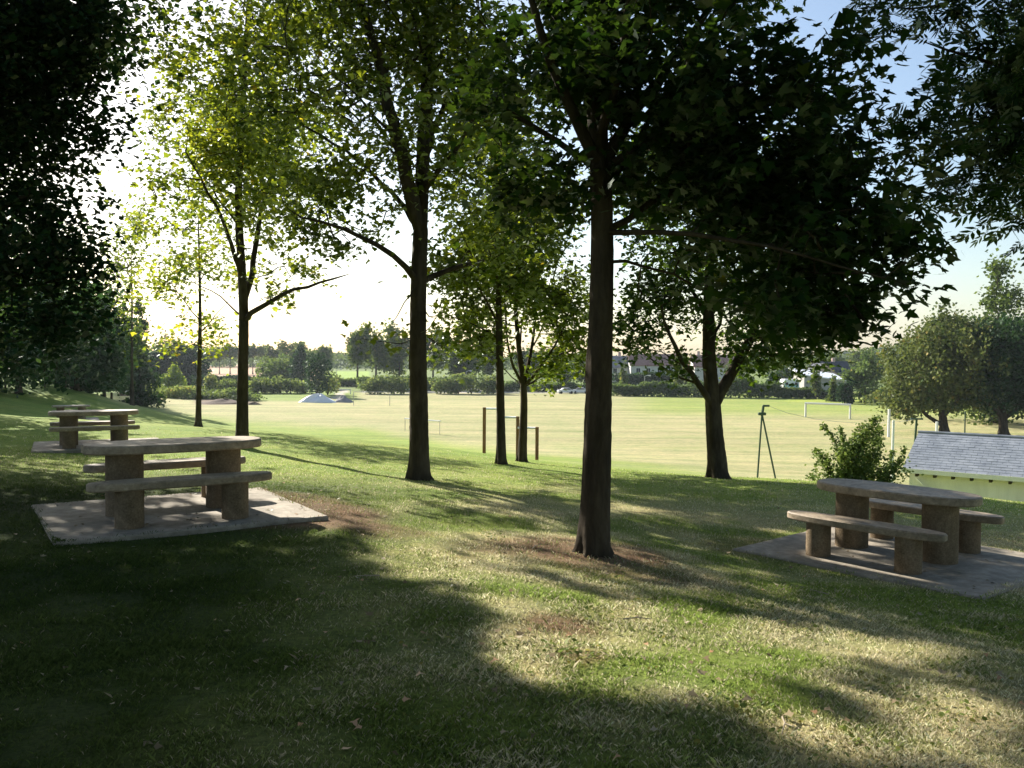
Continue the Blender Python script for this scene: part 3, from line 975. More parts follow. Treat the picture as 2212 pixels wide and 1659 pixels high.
# T7: right of the near tree
tree('stout maple on the slope edge with a low fork, right of the nearest trunk', 20,
     [(1552, 1033), (1545, 960), (1541, 900), (1540, 860), (1532, 790), (1530, 700), (1532, 580), (1540, 450), (1550, 320)], .205, .04,
     [([(1540, 870), (1495, 815, -.3), (1452, 740, -.6), (1425, 660, -.8)], .08, .02), ([(1545, 865), (1590, 790, .2), (1635, 700, .5), (1665, 580, .7), (1690, 450, .8)], .13, .035),
      ([(1534, 760), (1560, 680, .9), (1570, 560, 1.4)], .05, .015), ([(1610, 740), (1680, 700, -.5), (1750, 690, -.9), (1810, 700, -1.1)], .04, .01),
      ([(1495, 815), (1430, 800, .4), (1370, 740, .9)], .03, .01), ([(1530, 690), (1480, 600, .6), (1440, 500, 1)], .05, .012)],
     [(1540, 520, 200, 150, 3.2), (1650, 660, 150, 100, 2.4), (1430, 640, 90, 90, 1.8), (1745, 740, 75, 50, 1.2), (1450, 380, 160, 130, 2.6), (1700, 480, 140, 150, 2.6),
      (1640, 770, 110, 45, 1.4), (1370, 720, 50, 70, 1.0), (1460, 780, 50, 30, .7)],
     1800, 18500, shade=7000, size=.125, carve=False, leaf='low', spread=.4, mat='maple_d', tint=(.0, 1), r0=.0065)

# R1: ash reaching in from the right edge
ashfoot = np.array([8.6, 10.6, g1(8.6, 10.6)])
def w_(*p): return [np.array(q, float) for q in p]
Ya = 8.6
tree('ash tree reaching in from the right edge with long pinnate leaves against the sky', 8.6,
     w_(ashfoot, (8.5, 10.4, 1), (8.2, 10, 3), (7.9, 9.6, 5), (7.8, 9.4, 8)), .16, .05,
     [(w_((8.3, 10.1, 2.6), at(2300, 420, 9.2), at(2190, 380, 8.9), at(2080, 320, 8.7)), .05, .01),
      (w_((8.1, 9.9, 3.6), at(2330, 200, 9), at(2150, 140, 8.6), at(1990, 90, 8.4)), .05, .01),
      (w_((8.0, 9.7, 4.6), at(2350, 0, 9), at(2130, -20, 8.4), at(1960, 20, 8.2)), .05, .01)],
     [(at(2170, 310, 8.7), (.42, .8, .42), .5), (at(2180, 180, 8.7), (.4, .8, .4), .55), (at(2200, 440, 8.8), (.22, .5, .25), .12), (at(2190, 60, 8.6), (.35, .7, .3), .3), (at(2070, 250, 8.4), (.5, .6, .30), .16),
      (at(2020, 40, 8.4), (.5, .6, .22), .14), (at(2060, 420, 8.6), (.4, .5, .2), .10), (at(2300, 250, 8.9), (.6, 1, 1.1), .8), (at(1920, 20, 8.3), (.4, .6, .2), .1), ((7.6, 9.4, 7), (2.2, 2.2, 1.8), 1.2)],
     460, 2700, leaf='pinnate', size=.25, mat='ash', name='ash_tree', world=True, spread=.22, own_leaves=200, tint=(.0, .8), carve=False)

# L1: the large dark tree filling the upper left, its trunk outside the frame
lf = np.array([-7.6, 10.6, g1(-7.6, 10.6)])
YL = 9.4
tree('dense dark small leaved tree filling the upper left edge', YL,
     w_(lf, lf + (0.1, 0, 1.5), lf + (.2, 0, 3), lf + (.2, .2, 5), lf + (0, 0, 8.2)), .24, .07,
     [(w_(lf + (.2, 0, 2.6), at(-60, 480, YL + .3), at(120, 400, YL)), .06, .015), (w_(lf + (.2, 0, 3.2), at(-60, 260, YL + .3), at(200, 130, YL)), .06, .015),
      (w_(lf + (.2, 0, 1.9), at(-80, 640, YL + .4), at(150, 600, YL)), .05, .012), (w_(lf + (.2, 0, 3), lf + (-1, -1.2, 5), lf + (-1.5, -2, 6.5)), .07, .02)],
     [(at(30, 60, YL), (1.0, 1.1, 1.0), 3), (at(130, 60, YL), (.42, .7, .5), .7), (at(20, 330, YL), (.85, 1.1, .9), 2.6), (at(60, 560, YL), (.75, 1, .6), 1.4), (at(165, 150, YL), (.40, .5, .18), .2), (at(130, -20, YL), (.6, .8, .5), .5),
      (at(130, 240, YL), (.35, .5, .35), .25), (at(175, 590, YL), (.36, .5, .32), .22), (at(30, 700, YL), (.75, 1, .4), .7), (at(130, 690, YL), (.5, .7, .22), .3),
      (lf + (-.2, -1.0, 4.6), (2.6, 2.4, 2.9), 14), (lf + (1.0, -.6, 4.8), (2.4, 2.2, 2.5), 9), (lf + (.5, 0, 7.5), (2.4, 2.4, 1.8), 6)],
     2200, 78000, leaf='quad', size=.075, mat='darkleaf', name='tall_tree', world=True, spread=.25, step=.35, tint=(0, .9), r0=.004, fill=.3)

# unseen trees added outside the frame to cast shade and block sky light
def grove(label, x, y, blobs, n, h=8, size=.17, n_att=420, carve=True):
    f = np.array([x, y, g1(x, y)])
    tree(label, y, w_(f, f + (0.1, 0, h * .2), f + (.15, .1, h * .5), f + (0, 0, h * .85)), .2, .05, [], [(f + np.array(c), r, w) for c, r, w in blobs], n_att, n,
         leaf='quad', size=size, mat='darkleaf', name='unseen_shade_tree', world=True, spread=.5, step=.6, tint=(0, .9), r0=.007, fill=.5, carve=carve)
grove('unseen tall tree added outside the left edge to shade the near lawn', -12.8, 17,
      [((0, 0, 8), (4.6, 4.2, 5.2), 5), ((1.2, -2.2, 5), (3.6, 3, 3), 2), ((1.6, 2.6, 10), (3.5, 3.5, 3.2), 2), ((0, -4.5, 6), (3, 3, 4), 2)], 52000, 11)
grove('unseen broad tree added outside the left edge, shading the further left picnic table', -20, 29.5, [((0, 0, 5.6), (4.6, 4.6, 4.4), 4), ((1.4, -3, 4.6), (3.2, 3, 3), 1)], 26000, 9, size=.19)
grove('unseen leafy tree added behind the camera on the left to block sky', -4.5, -3.8, [((0, 0, 5.5), (4.2, 4.2, 3), 1), ((1, 2.4, 5.6), (2.5, 2.5, 1.8), .4), ((1.5, 8.2, 7.6), (4.2, 4.2, 1.3), .9)], 34000, carve=False)
grove('unseen leafy tree added behind the camera on the right to block sky', 4.6, -4.2, [((0, 0, 5.5), (4.4, 4.2, 3), 1), ((1, 2.6, 5.8), (2.8, 2.6, 1.8), .4), ((-3.4, 8.0, 7.8), (4.6, 4.4, 1.4), 1.0)], 38000, carve=False)
grove('unseen leafy tree added further behind the camera to block sky', 0.2, -9.5, [((0, 0, 5), (5.5, 4, 4), 1)], 12000, carve=False)
grove('unseen leafy tree added outside the right edge beside the ash to block sky', 12.5, 3.5, [((0, 0, 5.5), (4, 4.4, 3.6), 1)], 14000, carve=False)

# ------------------------------------------------------------------ trees further off
def far_tree(label, dx, dy, top, halfw, Y=None, mat='farleaf', name='tree', low=.30, n=1500, leafpx=3.0, group=None, lobes=7, conic=False, tr=.02, tint=(0, 1), slim=1.0, leaf='quad'):
    if Y is None:
        foot = hit(dx, dy)
    else:
        p = at(dx, dy, Y)
        foot = np.array([p[0], p[1], g1(p[0], p[1])])
    Yf = foot[1]
    s = K / FPX * Yf
    H = at(dx, top, Yf)[2] - foot[2]
    W = halfw * s
    bl = []
    rng = np.random.default_rng(int(dx * 7 + dy))
    if conic:
        for k in range(6):
            t = k / 5
            bl.append((foot + (0, 0, H * (low * .6 + (1 - low * .6) * (t * .93 + .04))), (W * (1 - t * .88), W * (1 - t * .88), H * .13), (1 - t * .8) ** 1.2))
    else:
        h0 = H * low
        cz = (H + h0) / 2
        for k in range(lobes):
            a = rng.random() * 6.28
            rr = .5 * W
            zz = rng.uniform(-.33, .33) * (H - h0)
            k2 = math.sqrt(max(.1, 1 - (zz / (.5 * (H - h0))) ** 2))
            bl.append((foot + (math.cos(a) * rr * k2, math.sin(a) * rr * k2, cz + zz), (W * .52, W * .52, (H - h0) * .24), 1))
        bl.append((foot + (0, 0, cz), (W * .7, W * .7, (H - h0) * .42), 1.2))
    trunk = w_(foot, foot + (0, 0, H * .3), foot + (W * .05, 0, H * .55), foot + (0, 0, H * .72))
    lsz = leafpx / FPX * Yf
    return tree(label, Yf, trunk, max(H * tr, .08), H * tr * .3, [], bl, 60, n, leaf=leaf, size=lsz, mat=mat, name=name, world=True,
                group=group, spread=max(lsz * .8, W * .12), step=max(H * .12, .5), tint=tint, carve=False, fill=.7, r0=H * .0022, flare=.25, up=.2)

dk = 'darkleaf'
far_tree('broad dark tree low on the bank at the left edge', 40, 842, 560, 210, Y=60, mat=dk, low=.02, n=12000, tint=(0, .9), leafpx=4.5)
far_tree('dark rounded tree on the bank, second from the left edge', 165, 842, 600, 110, Y=78, mat=dk, low=.02, n=9000, tint=(0, 1), leafpx=4.5)
far_tree('dark bushy tree at the foot of the bank before the tall narrow one', 225, 845, 690, 80, Y=125, mat='farleaf', low=.02, n=6000, tint=(0, .5), leafpx=3.6)
far_tree('tall narrow dark tree rising behind the rubble heap', 300, 848, 650, 46, Y=150, mat=dk, low=.02, n=5500, conic=True, tint=(.2, 1))
far_tree('sparse pale birch like tree left of the thin young maple', 285, 840, 420, 60, Y=75, mat='maple_y', low=.25, n=1800, tint=(0, .6), leafpx=3.2, tr=.008)
far_tree('dark round tree right of the tall narrow one', 355, 848, 712, 65, Y=262, mat=dk, low=.02, n=6000, tint=(.2, 1), leafpx=3.4)
far_tree('low dark tree at the right end of the bank trees', 415, 848, 742, 40, Y=266, mat=dk, low=.02, n=4500, tint=(.2, 1), leafpx=3.4)
far_tree('dark tree filling the gap low at the left edge', -60, 846, 640, 150, Y=48, mat=dk, low=.02, n=9000, tint=(0, .9), leafpx=4.5)
far_tree('dark tree between the first two bank trees, set back', 105, 845, 660, 100, Y=95, mat=dk, low=.02, n=8000, tint=(0, 1), leafpx=4.5)
ORDS = ['first', 'second', 'third', 'fourth', 'fifth', 'sixth']
AV = [(452, 752), (474, 748), (497, 743), (520, 740), (546, 742), (570, 745)]
for i, (x, tp) in enumerate(AV):
    far_tree(ORDS[i] + ' avenue tree from the left with bare trunk beyond the ploughed field', x, 812, tp, 20, Y=400, low=.52, n=650, group='avenue trees with bare trunks beyond the ploughed field', tr=.018, leafpx=2.6)
for i, (x, tp, w) in enumerate([(595, 741, 24), (622, 738, 26), (650, 740, 24), (668, 748, 22), (692, 738, 30)]):
    far_tree(['full green tree, leftmost of the dense clump ending the avenue', 'second tree from the left in the dense clump ending the avenue', 'middle tree of the dense clump ending the avenue',
              'smaller tree in front of the last one in the clump', 'rounded last tree at the right end of the avenue clump'][i], x, 812, tp, w, Y=370 - i * 8, low=.2, n=1300)
MID = [(772, 703, 30, .32, 'pale green tree with bare lower trunk right of the open sky'), (812, 698, 34, .2, 'broad green tree second in the group behind the field hedges'), (862, 688, 34, .2, 'tallest green tree behind the left middle trunk'),
       (935, 712, 40, .12, 'dark green tree right of the left middle trunk, far behind'), (1000, 722, 38, .1, 'dark tree behind the slender pair, left part'), (1062, 735, 36, .1, 'dark tree directly behind the slender pair'),
       (1140, 745, 40, .1, 'dark tree right behind the fanning stems'), (1205, 752, 36, .1, 'dark tree further right behind the fanning stems'), (1262, 756, 34, .1, 'dark tree just left of the nearest trunk, far off')]
for i, (x, tp, w, lo, lb) in enumerate(MID):
    far_tree(lb, x, 832, tp, w, Y=250 + (i % 3) * 12, low=lo, n=3200, tint=(0, 1 if i < 3 else .6), mat='farleaf')
far_tree('small pointed tree before the grey roofed house', 1346, 838, 780, 14, Y=232, n=700, low=.1, conic=True)
far_tree('bushy tree right of the red roofed house', 1478, 838, 764, 24, Y=236, n=1200, low=.1, mat='goldleaf')
far_tree('rounded green tree behind the right fork of the stout maple', 1600, 842, 775, 36, Y=236, n=1500, low=.05)
far_tree('dark tree left of the white sheeted shed', 1690, 842, 768, 34, Y=240, n=1500, low=.05, mat=dk)
far_tree('small slim tree in front of the flat white roof', 1763, 846, 795, 12, Y=205, n=500, low=.12)
far_tree('narrow pointed shrub tree at the corner of the flat roofed shed', 1799, 856, 806, 13, Y=196, n=700, low=.02, conic=True)
far_tree('large rounded green bush tree left of the golden trees', 1868, 862, 768, 42, Y=190, n=3200, low=.02, mat='shrub', tint=(0, .5))
far_tree('dark low bush tree beside the rounded green one', 1825, 860, 825, 22, Y=188, n=1200, low=.02, mat=dk)
far_tree('dark broadleaf tree behind the houses on the right', 1795, 832, 757, 40, Y=330, n=1500, low=.05)
far_tree('dark broadleaf tree between the houses and the hill', 1870, 832, 752, 50, Y=340, n=1500, low=.05)

def golden(label, foot, trunk, limbs, blobs, n, mat='goldleaf', tint=(0, 1), size=.55, name='tree'):
    return tree(label, foot[1], [(foot[0], foot[1])] + trunk, .55, .15, limbs, blobs, 260, n, leaf='quad', size=size, mat=mat, name=name,
                spread=1.0, step=1.2, tint=tint, carve=False, fill=.7, r0=.03, flare=.3, up=.1)
golden('golden green tree with a twisted double trunk behind the slate roofed shed', (2040, 936), [(2040, 915), (2035, 890), (2030, 850), (2020, 780)],
       [([(2040, 915), (2010, 905, 0), (1985, 880, 1), (1960, 850, 2)], .3, .1), ([(2042, 905), (2065, 870, -1), (2090, 830, -2)], .3, .1)],
       [(1975, 800, 68, 85, 7), (2035, 740, 75, 60, 8), (2070, 820, 60, 60, 7), (1950, 860, 45, 40, 5), (2010, 870, 60, 30, 6), (2090, 740, 50, 60, 6)], 26000, size=.42)
golden('darker broad tree behind the slate roof at the right edge', (2168, 941), [(2168, 915), (2165, 880), (2160, 830), (2160, 740)],
       [([(2166, 905), (2200, 880, 0), (2240, 850, 1)], .3, .1), ([(2160, 900), (2130, 870, -1), (2110, 830, -2)], .3, .1)],
       [(2150, 800, 70, 70, 8), (2220, 780, 70, 90, 8), (2140, 730, 50, 50, 6), (2200, 860, 60, 35, 6), (2120, 850, 40, 40, 5)], 26000, size=.42, mat=dk, tint=(.3, 1))
far_tree('tall pointed tree rising above the others at the right edge', 2150, 930, 585, 190, Y=135, mat='farleaf', low=.15, n=14000, conic=True, tint=(0, .9), leafpx=3.5)

# ------------------------------------------------------------------ hedges and shrubs
ORD = ['first', 'second', 'third', 'fourth', 'fifth', 'sixth', 'seventh', 'eighth', 'ninth', 'tenth', 'eleventh']
def hedge(label, pts, h, thick, mat='shrub', n=2500, tint=(0, .7), name='hedge', lsz=None, ragged=.25, group=None):
    """pts: seen base positions along the hedge, h metres high"""
    W = [hit(*p) if len(p) == 2 else None for p in pts]
    W = [hit(p[0], p[1]) if len(p) == 2 else np.array([at(p[0], p[1], p[2])[0], p[2], g1(at(p[0], p[1], p[2])[0], p[2])]) for p in pts]
    foot = W[len(W) // 2]
    root = empty(name, foot, 0, label, 'hedge' if name == 'hedge' else 'shrubs', group)
    A = np.array(W)
    seg = np.linalg.norm(np.diff(A, axis=0), axis=1)
    L = np.concatenate([[0], np.cumsum(seg)])
    t = RNG.random(n) * L[-1]
    C = np.stack([np.interp(t, L, A[:, k]) for k in range(3)], 1)
    hh = h * (1 + (vnoise(t * .35, t * 0, 31) - .5) * 2 * ragged)
    P = C + np.stack([RNG.uniform(-.5, .5, n) * thick, RNG.uniform(-.5, .5, n) * thick, np.maximum(RNG.random(n) ** .6 * hh, .1)], 1)
    X, T, N = frames(n, up=.2)
    ls = lsz or 2.4 / FPX * foot[1]
    ti = tint[0] + (tint[1] - tint[0]) * np.clip(.6 * vnoise(t * .3, P[:, 2] * .5, 32) + .5 * RNG.random(n), 0, 1)
    link('foliage', leaves_mesh('foliage', P - foot, ls * (.6 + .7 * RNG.random(n)), X, T, N, 'quad', M[mat], ti), root)
    # woody core
    mb = MB()
    k = max(3, int(L[-1] / 2.5))
    for s in np.linspace(0, L[-1], k):
        c = np.array([np.interp(s, L, A[:, q]) for q in range(3)]) - foot
        for _ in range(2):
            a = random.random() * 6.28
            mb.tube([c, c + (math.cos(a) * .2, math.sin(a) * .2, h * .4), c + (math.cos(a) * .35, math.sin(a) * .35, h * .8)], [.06, .04, .015], 4)
    mb.build('stems', M['bark'], root)['kind'] = 'stuff'
    return root

hedge('dark tangled undergrowth below the bank trees at the left', [(-120, 838), (40, 838), (150, 842), (235, 847)], 9, 8, dk, 24000, (0, .9), name='undergrowth', lsz=.5, ragged=.5)
hedge('dark bushy growth behind the rubble heap and the bright pointed clump', [(230, 848, 235), (330, 850, 256), (430, 850, 262)], 9.5, 7, dk, 9000, (0, .8), name='undergrowth', lsz=.8, ragged=.4)
hedge('dark clipped hedge below the ploughed field', [(425, 846, 232), (500, 847, 232), (578, 847, 230)], 3.6, 3, dk, 5200, (0, .8), ragged=.06)
hedge('clipped dark hedge right of the garden shrubs, before the green meadow', [(690, 846, 240), (722, 846, 240)], 3.2, 3, dk, 1500, (.1, 1))
hedge('long brownish green hedge before the far dark trees', [(780, 842, 238), (900, 842, 238), (1010, 843, 238)], 3.4, 3, 'shrub', 6000, (0, .45), ragged=.12)
hedge('hedge behind the slender pair reaching to the nearest trunk', [(1040, 846, 236), (1150, 847, 236), (1270, 848, 236)], 2.4, 3, 'shrub', 4500, (0, .35), ragged=.3)
hedge('mixed hedge at the field edge right of the nearest trunk', [(1325, 855), (1400, 856), (1490, 857)], 3.0, 3, 'shrub', 5200, (0, .4), ragged=.25)
hedge('dark green hedge in front of the red roofed house', [(1330, 846, 262), (1480, 847, 262)], 4.6, 3, dk, 3600, (.2, 1), ragged=.08)
hedge('taller ragged shrubs at the field edge behind the stout maple', [(1500, 858), (1600, 859), (1680, 860)], 4.0, 3.4, 'shrub', 5600, (0, .45), ragged=.3)
hedge('clipped hedge at the field edge in front of the flat roofed shed', [(1680, 860), (1760, 861)], 2.5, 2.6, 'shrub', 2600, (0, .5), ragged=.08)
hedge('low dark growth at the field edge right of the clipped hedge', [(1762, 861), (1830, 862)], 2.0, 3, dk, 1800, (.3, 1), ragged=.3)
hedge('low hedge line under the meadow between garden and mid trees', [(720, 838, 262), (800, 840, 262)], 2.6, 3, 'shrub', 1800, (0, .6), ragged=.2)
hedge('field edge growth behind the golden trees', [(1890, 868), (2080, 872), (2260, 876)], 3.5, 4, dk, 4500, (.2, 1), ragged=.4)
hedge('bushy planting bed with tall perennials left of the thin young maple', [(335, 857), (390, 860), (440, 862)], 1.9, 5, 'shrub', 3400, (.2, 1), name='planting_bed', ragged=.5)
hedge('grey green planting bed between the two slim left trunks', [(440, 860), (500, 863), (545, 866)], 1.7, 5, 'shrub', 2600, (0, .7), name='planting_bed', ragged=.5)

def shrub(label, dx, dy, h, w, Y=None, mat='shrub', n=700, tint=(0, .8), lpx=2.4, group=None, pointed=False, name='shrub'):
    foot = hit(dx, dy) if Y is None else np.array([at(dx, dy, Y)[0], Y, g1(at(dx, dy, Y)[0], Y)])
    root = empty(name, foot, 0, label, 'shrub', group)
    d = RNG.normal(size=(n, 3)); d /= np.linalg.norm(d, axis=1)[:, None]
    r = RNG.random(n) ** .45
    P = d * r[:, None] * np.array([w / 2, w / 2, h / 2])
    P *= (1 + .35 * (vnoise(d[:, 0] * 2 + 5, d[:, 2] * 2 + dx, 41) - .5))[:, None]
    P[:, 2] += h * .52
    if pointed:
        k = np.clip(1.25 - P[:, 2] / h, .1, 1.2); P[:, 0] *= k; P[:, 1] *= k
    P[:, 2] = np.maximum(P[:, 2], .12)
    X, T, N = frames(n, up=.2)
    ls = lpx / FPX * foot[1]
    ti = tint[0] + (tint[1] - tint[0]) * RNG.random(n)
    link('foliage', leaves_mesh('foliage', P, ls * (.6 + .7 * RNG.random(n)), X, T, N, 'quad', M[mat], ti), root)
    mb = MB()
    for k in range(4):
        a = k * 1.6 + .4
        mb.tube([(0, 0, -.05), (math.cos(a) * w * .12, math.sin(a) * w * .12, h * .35), (math.cos(a) * w * .2, math.sin(a) * w * .2, h * .65)], [.05 + h * .008, .03, .012], 5)
    mb.build('stems', M['bark'], root)
    return root

shrub('bright yellow shrub beside the rubble heap', 333, 855, 3.0, 5.5, mat='yshrub', n=900)
shrub('bright green pointed bamboo like clump above the planting bed', 376, 850, 6.6, 7.5, mat='yshrub', n=1600, tint=(0, .5), pointed=True)
shrub('slim grey green shrub left of the pointed clump', 350, 850, 4.2, 4.5, n=600)
shrub('young leafy shrub in the bed right of the thin young maple', 455, 852, 5.0, 3.0, n=500, tint=(.3, 1))
for i, x in enumerate([478, 492, 508, 545, 556, 572, 590, 604, 620, 642, 655]):
    shrub(ORD[i] + ' small shrub from the left in the garden row behind the heaps', x, 850 - (i % 2), 3.0 + (i * 37 % 10) / 7, 4.2, n=420, group='small garden shrubs in the row behind the heap', tint=(.1, .9))
shrub('rounded pale shrub, left of three large ones below the avenue', 586, 833, 9, 11, Y=262, n=1500, tint=(.1, .7))
shrub('large shrub, middle of three below the avenue', 612, 833, 9, 11, Y=258, n=1500, tint=(0, .5))
shrub('brownish large shrub, right of three below the avenue', 634, 834, 8.5, 10, Y=262, n=1300, tint=(.3, .8))
shrub('dark pointed conifer between the large shrubs', 648, 834, 12.5, 8, Y=250, mat=dk, n=1500, pointed=True, tint=(0, .8), name='conifer')
shrub('dark egg shaped clipped conifer near the path', 685, 856, 10.5, 6.6, mat=dk, n=1800, tint=(0, .8), name='conifer')
shrub('light green round shrub next to the egg shaped conifer', 708, 853, 5.5, 6.5, n=800, tint=(.3, 1))
LR = [800, 822, 846, 868, 952, 974, 990, 1018, 1052, 1066]
for i, x in enumerate(LR):
    shrub(ORD[i] + [' shrub from the left on the verge in front of the long brownish hedge', ' verge shrub from the left, larger and paler, beside the slender pair'][x in (990, 1018)], x, 851, 3.6 + (1.8 if x in (990, 1018) else (i * 13 % 7) / 5), 5.2 + (1.5 if x in (990, 1018) else 0), n=620,
          group=['low shrubs along the verge beside the parking lane', 'larger pale verge shrubs'][x in (990, 1018)], tint=(.1, .9))

# the big shrub with arching shoots by the shed
def arching():
    foot = np.array([8.7, 21.3, g1(8.7, 21.3)])
    root = empty('climbing_shrub', foot, 0, 'large leafy shrub with long arching shoots beside the slate roofed shed', 'shrub')
    Y = 21.5
    mb = MB()
    P, off = [], []
    shoots = [[(1840, 1040), (1850, 980), (1870, 940), (1893, 905)], [(1830, 1040), (1835, 990), (1850, 950), (1862, 925)], [(1820, 1040), (1812, 980), (1800, 940), (1776, 918)], [(1830, 1040), (1822, 990), (1822, 950), (1815, 925)],
              [(1800, 1045), (1785, 1000), (1775, 980), (1764, 972)], [(1870, 1040), (1890, 1000), (1900, 960), (1905, 935)], [(1900, 1045), (1935, 1010), (1948, 990), (1955, 968)],
              [(1850, 1040), (1868, 1000), (1888, 960), (1897, 925)], [(1900, 1045), (1925, 1000), (1930, 975)]]
    for k, sh in enumerate(shoots):
        pts = [at(a, b, Y + (k % 3 - 1) * .35) for a, b in sh]
        Q, s = resample(pts, .12)
        mb.tube([q - foot for q in Q], [.016 * (1 - t) + .004 for t in s], 5)
        w = (.13 if k in (0, 1, 7) else .08)
        for q, t in zip(Q, s):
            m = int(95 * (1 - t * .6) * (1.6 if k in (0, 1, 7) else .7))
            P.append(q + RNG.normal(size=(m, 3)) * w * (1 - .55 * t))
    bl = [seen_blob(Y, 1855, 1005, 75, 38, .8), seen_blob(Y, 1790, 1010, 30, 38, .5), seen_blob(Y, 1915, 1015, 45, 32, .7), seen_blob(Y, 1835, 975, 30, 25, .5), seen_blob(Y, 1760, 1035, 20, 16, .3)]
    P.append(blob_points(bl, 1900, clump=40))
    P = np.vstack(P)
    P = P[P[:, 2] > ground(P[:, 0], P[:, 1]) + .02]
    X, T, N = frames(len(P), up=.3)
    ti = np.clip(.0 + .35 * vnoise(P[:, 0] * 4, P[:, 2] * 4, 51) + .35 * RNG.random(len(P)), 0, .7)
    link('foliage', leaves_mesh('foliage', P - foot, .068 * (.6 + .7 * RNG.random(len(P))), X, T, N, 'six', M['shrub'], ti), root)
    mb.build('stems', M['bark'], root)
arching()

# ------------------------------------------------------------------ picnic sets
def superring(a, b, z, n=48, e=3.0, inset=0):
    out = []
    for k in range(n):
        t = 2 * math.pi * k / n
        c, s = math.cos(t), math.sin(t)
        out.append((math.copysign(abs(c) ** (2 / e), c) * (a - inset), math.copysign(abs(s) ** (2 / e), s) * (b - inset), z))
    return out

def slab_mesh(name, a, b, z0, z1, mat, e=2.7):
    v = .014
    mb = MB()
    mb.rings([superring(a, b, z0, e=e, inset=v), superring(a, b, z0 + v, e=e), superring(a, b, z1 - v, e=e), superring(a, b, z1, e=e, inset=v)])
    return mb.mesh(name, mat, True)

def drum_mesh(name, r, z0, z1):
    mb = MB()
    rings = []
    for z, q in ((z0, r * 1.01), (z0 + .03, r), (z1 - .02, r), (z1, r * .99)):
        rings.append([(math.cos(t) * q, math.sin(t) * q, z) for t in np.linspace(0, 2 * math.pi, 33)[:-1]])
    mb.rings(rings)
    return mb.mesh(name, M['concrete'], True)

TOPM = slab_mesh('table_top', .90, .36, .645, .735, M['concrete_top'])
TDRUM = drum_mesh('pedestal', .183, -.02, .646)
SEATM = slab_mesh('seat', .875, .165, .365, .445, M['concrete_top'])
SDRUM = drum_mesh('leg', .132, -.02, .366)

def pad_mesh(hx, hy):
    mb = MB()
    mb.box((0, 0, -.16), (hx * 2, hy * 2, .34), bev=.012)
    return mb.mesh('concrete_pad', M['paving'])

def picnic(cx, cy_, ang, labels, pad=None, padoff=(0, 0), E=None, shift=0.0):
    z = g1(cx, cy_)
    ca, sa = math.cos(ang), math.sin(ang)
    if pad:
        px, py = cx + padoff[0] * ca - padoff[1] * sa, cy_ + padoff[0] * sa + padoff[1] * ca
        zs = [g1(px + (i * pad[0]) * ca - (j * pad[1]) * sa, py + (i * pad[0]) * sa + (j * pad[1]) * ca) for i in (-1, 0, 1) for j in (-1, 0, 1)]
        z = EYE[2] - E if E else max(z, max(zs) - .05) + .03
        p = link('concrete_pad', pad_mesh(*pad))
        p.location = (px, py, z - .01)
        p.rotation_euler.z = ang
        tag(p, labels[3], 'paving slab')
    t = empty('picnic_table', (cx, cy_, z), ang, labels[0], 'picnic table')
    link('table_top', TOPM, t)
    for s in (-.5, .5):
        o = link('pedestal', TDRUM, t); o.location = (s, 0, 0)
    for k, v in ((1, -.74), (2, .74)):
        sh = shift if k == 1 else -shift
        bx, by = cx - v * sa + sh * ca, cy_ + v * ca + sh * sa
        b = empty('bench', (bx, by, z), ang, labels[k], 'bench')
        link('seat', SEATM, b)
        for s in (-.5, .5):
            o = link('leg', SDRUM, b); o.location = (s, 0, 0)

picnic(-3.56, 9.36, math.atan2(.545, .84), ('oval concrete picnic table on the near left slab', 'concrete bench on the camera side of the near left picnic table', 'concrete bench on the far side of the near left picnic table',
       'pale concrete slab under the near left picnic table'), (1.26, 1.14), E=1.68, shift=-.08)
picnic(4.29, 9.87, math.atan2(-.75, .66), ('oval concrete picnic table on the right slab, dappled with sun', 'concrete bench on the near left side of the right picnic table', 'concrete bench on the far side of the right picnic table',
       'concrete slab under the right picnic table'), (1.35, 1.2), (.05, 0), E=2.20)
picnic(-9.15, 19.4, .47, ('concrete picnic table further back at the left, seen side on', 'concrete bench on the camera side of the further left picnic table', 'concrete bench on the far side of the further left picnic table',
       'concrete slab under the further left picnic table'), (1.3, 1.1), (.1, 0), E=2.04)
p4 = at(154, 905, 46)
picnic(p4[0], 46, .47, ('smallest and most distant concrete picnic table on the left lawn', 'camera side bench of the most distant picnic table', 'far side bench of the most distant picnic table', 'concrete slab under the most distant picnic table'), (1.3, 1.1), E=3.56)

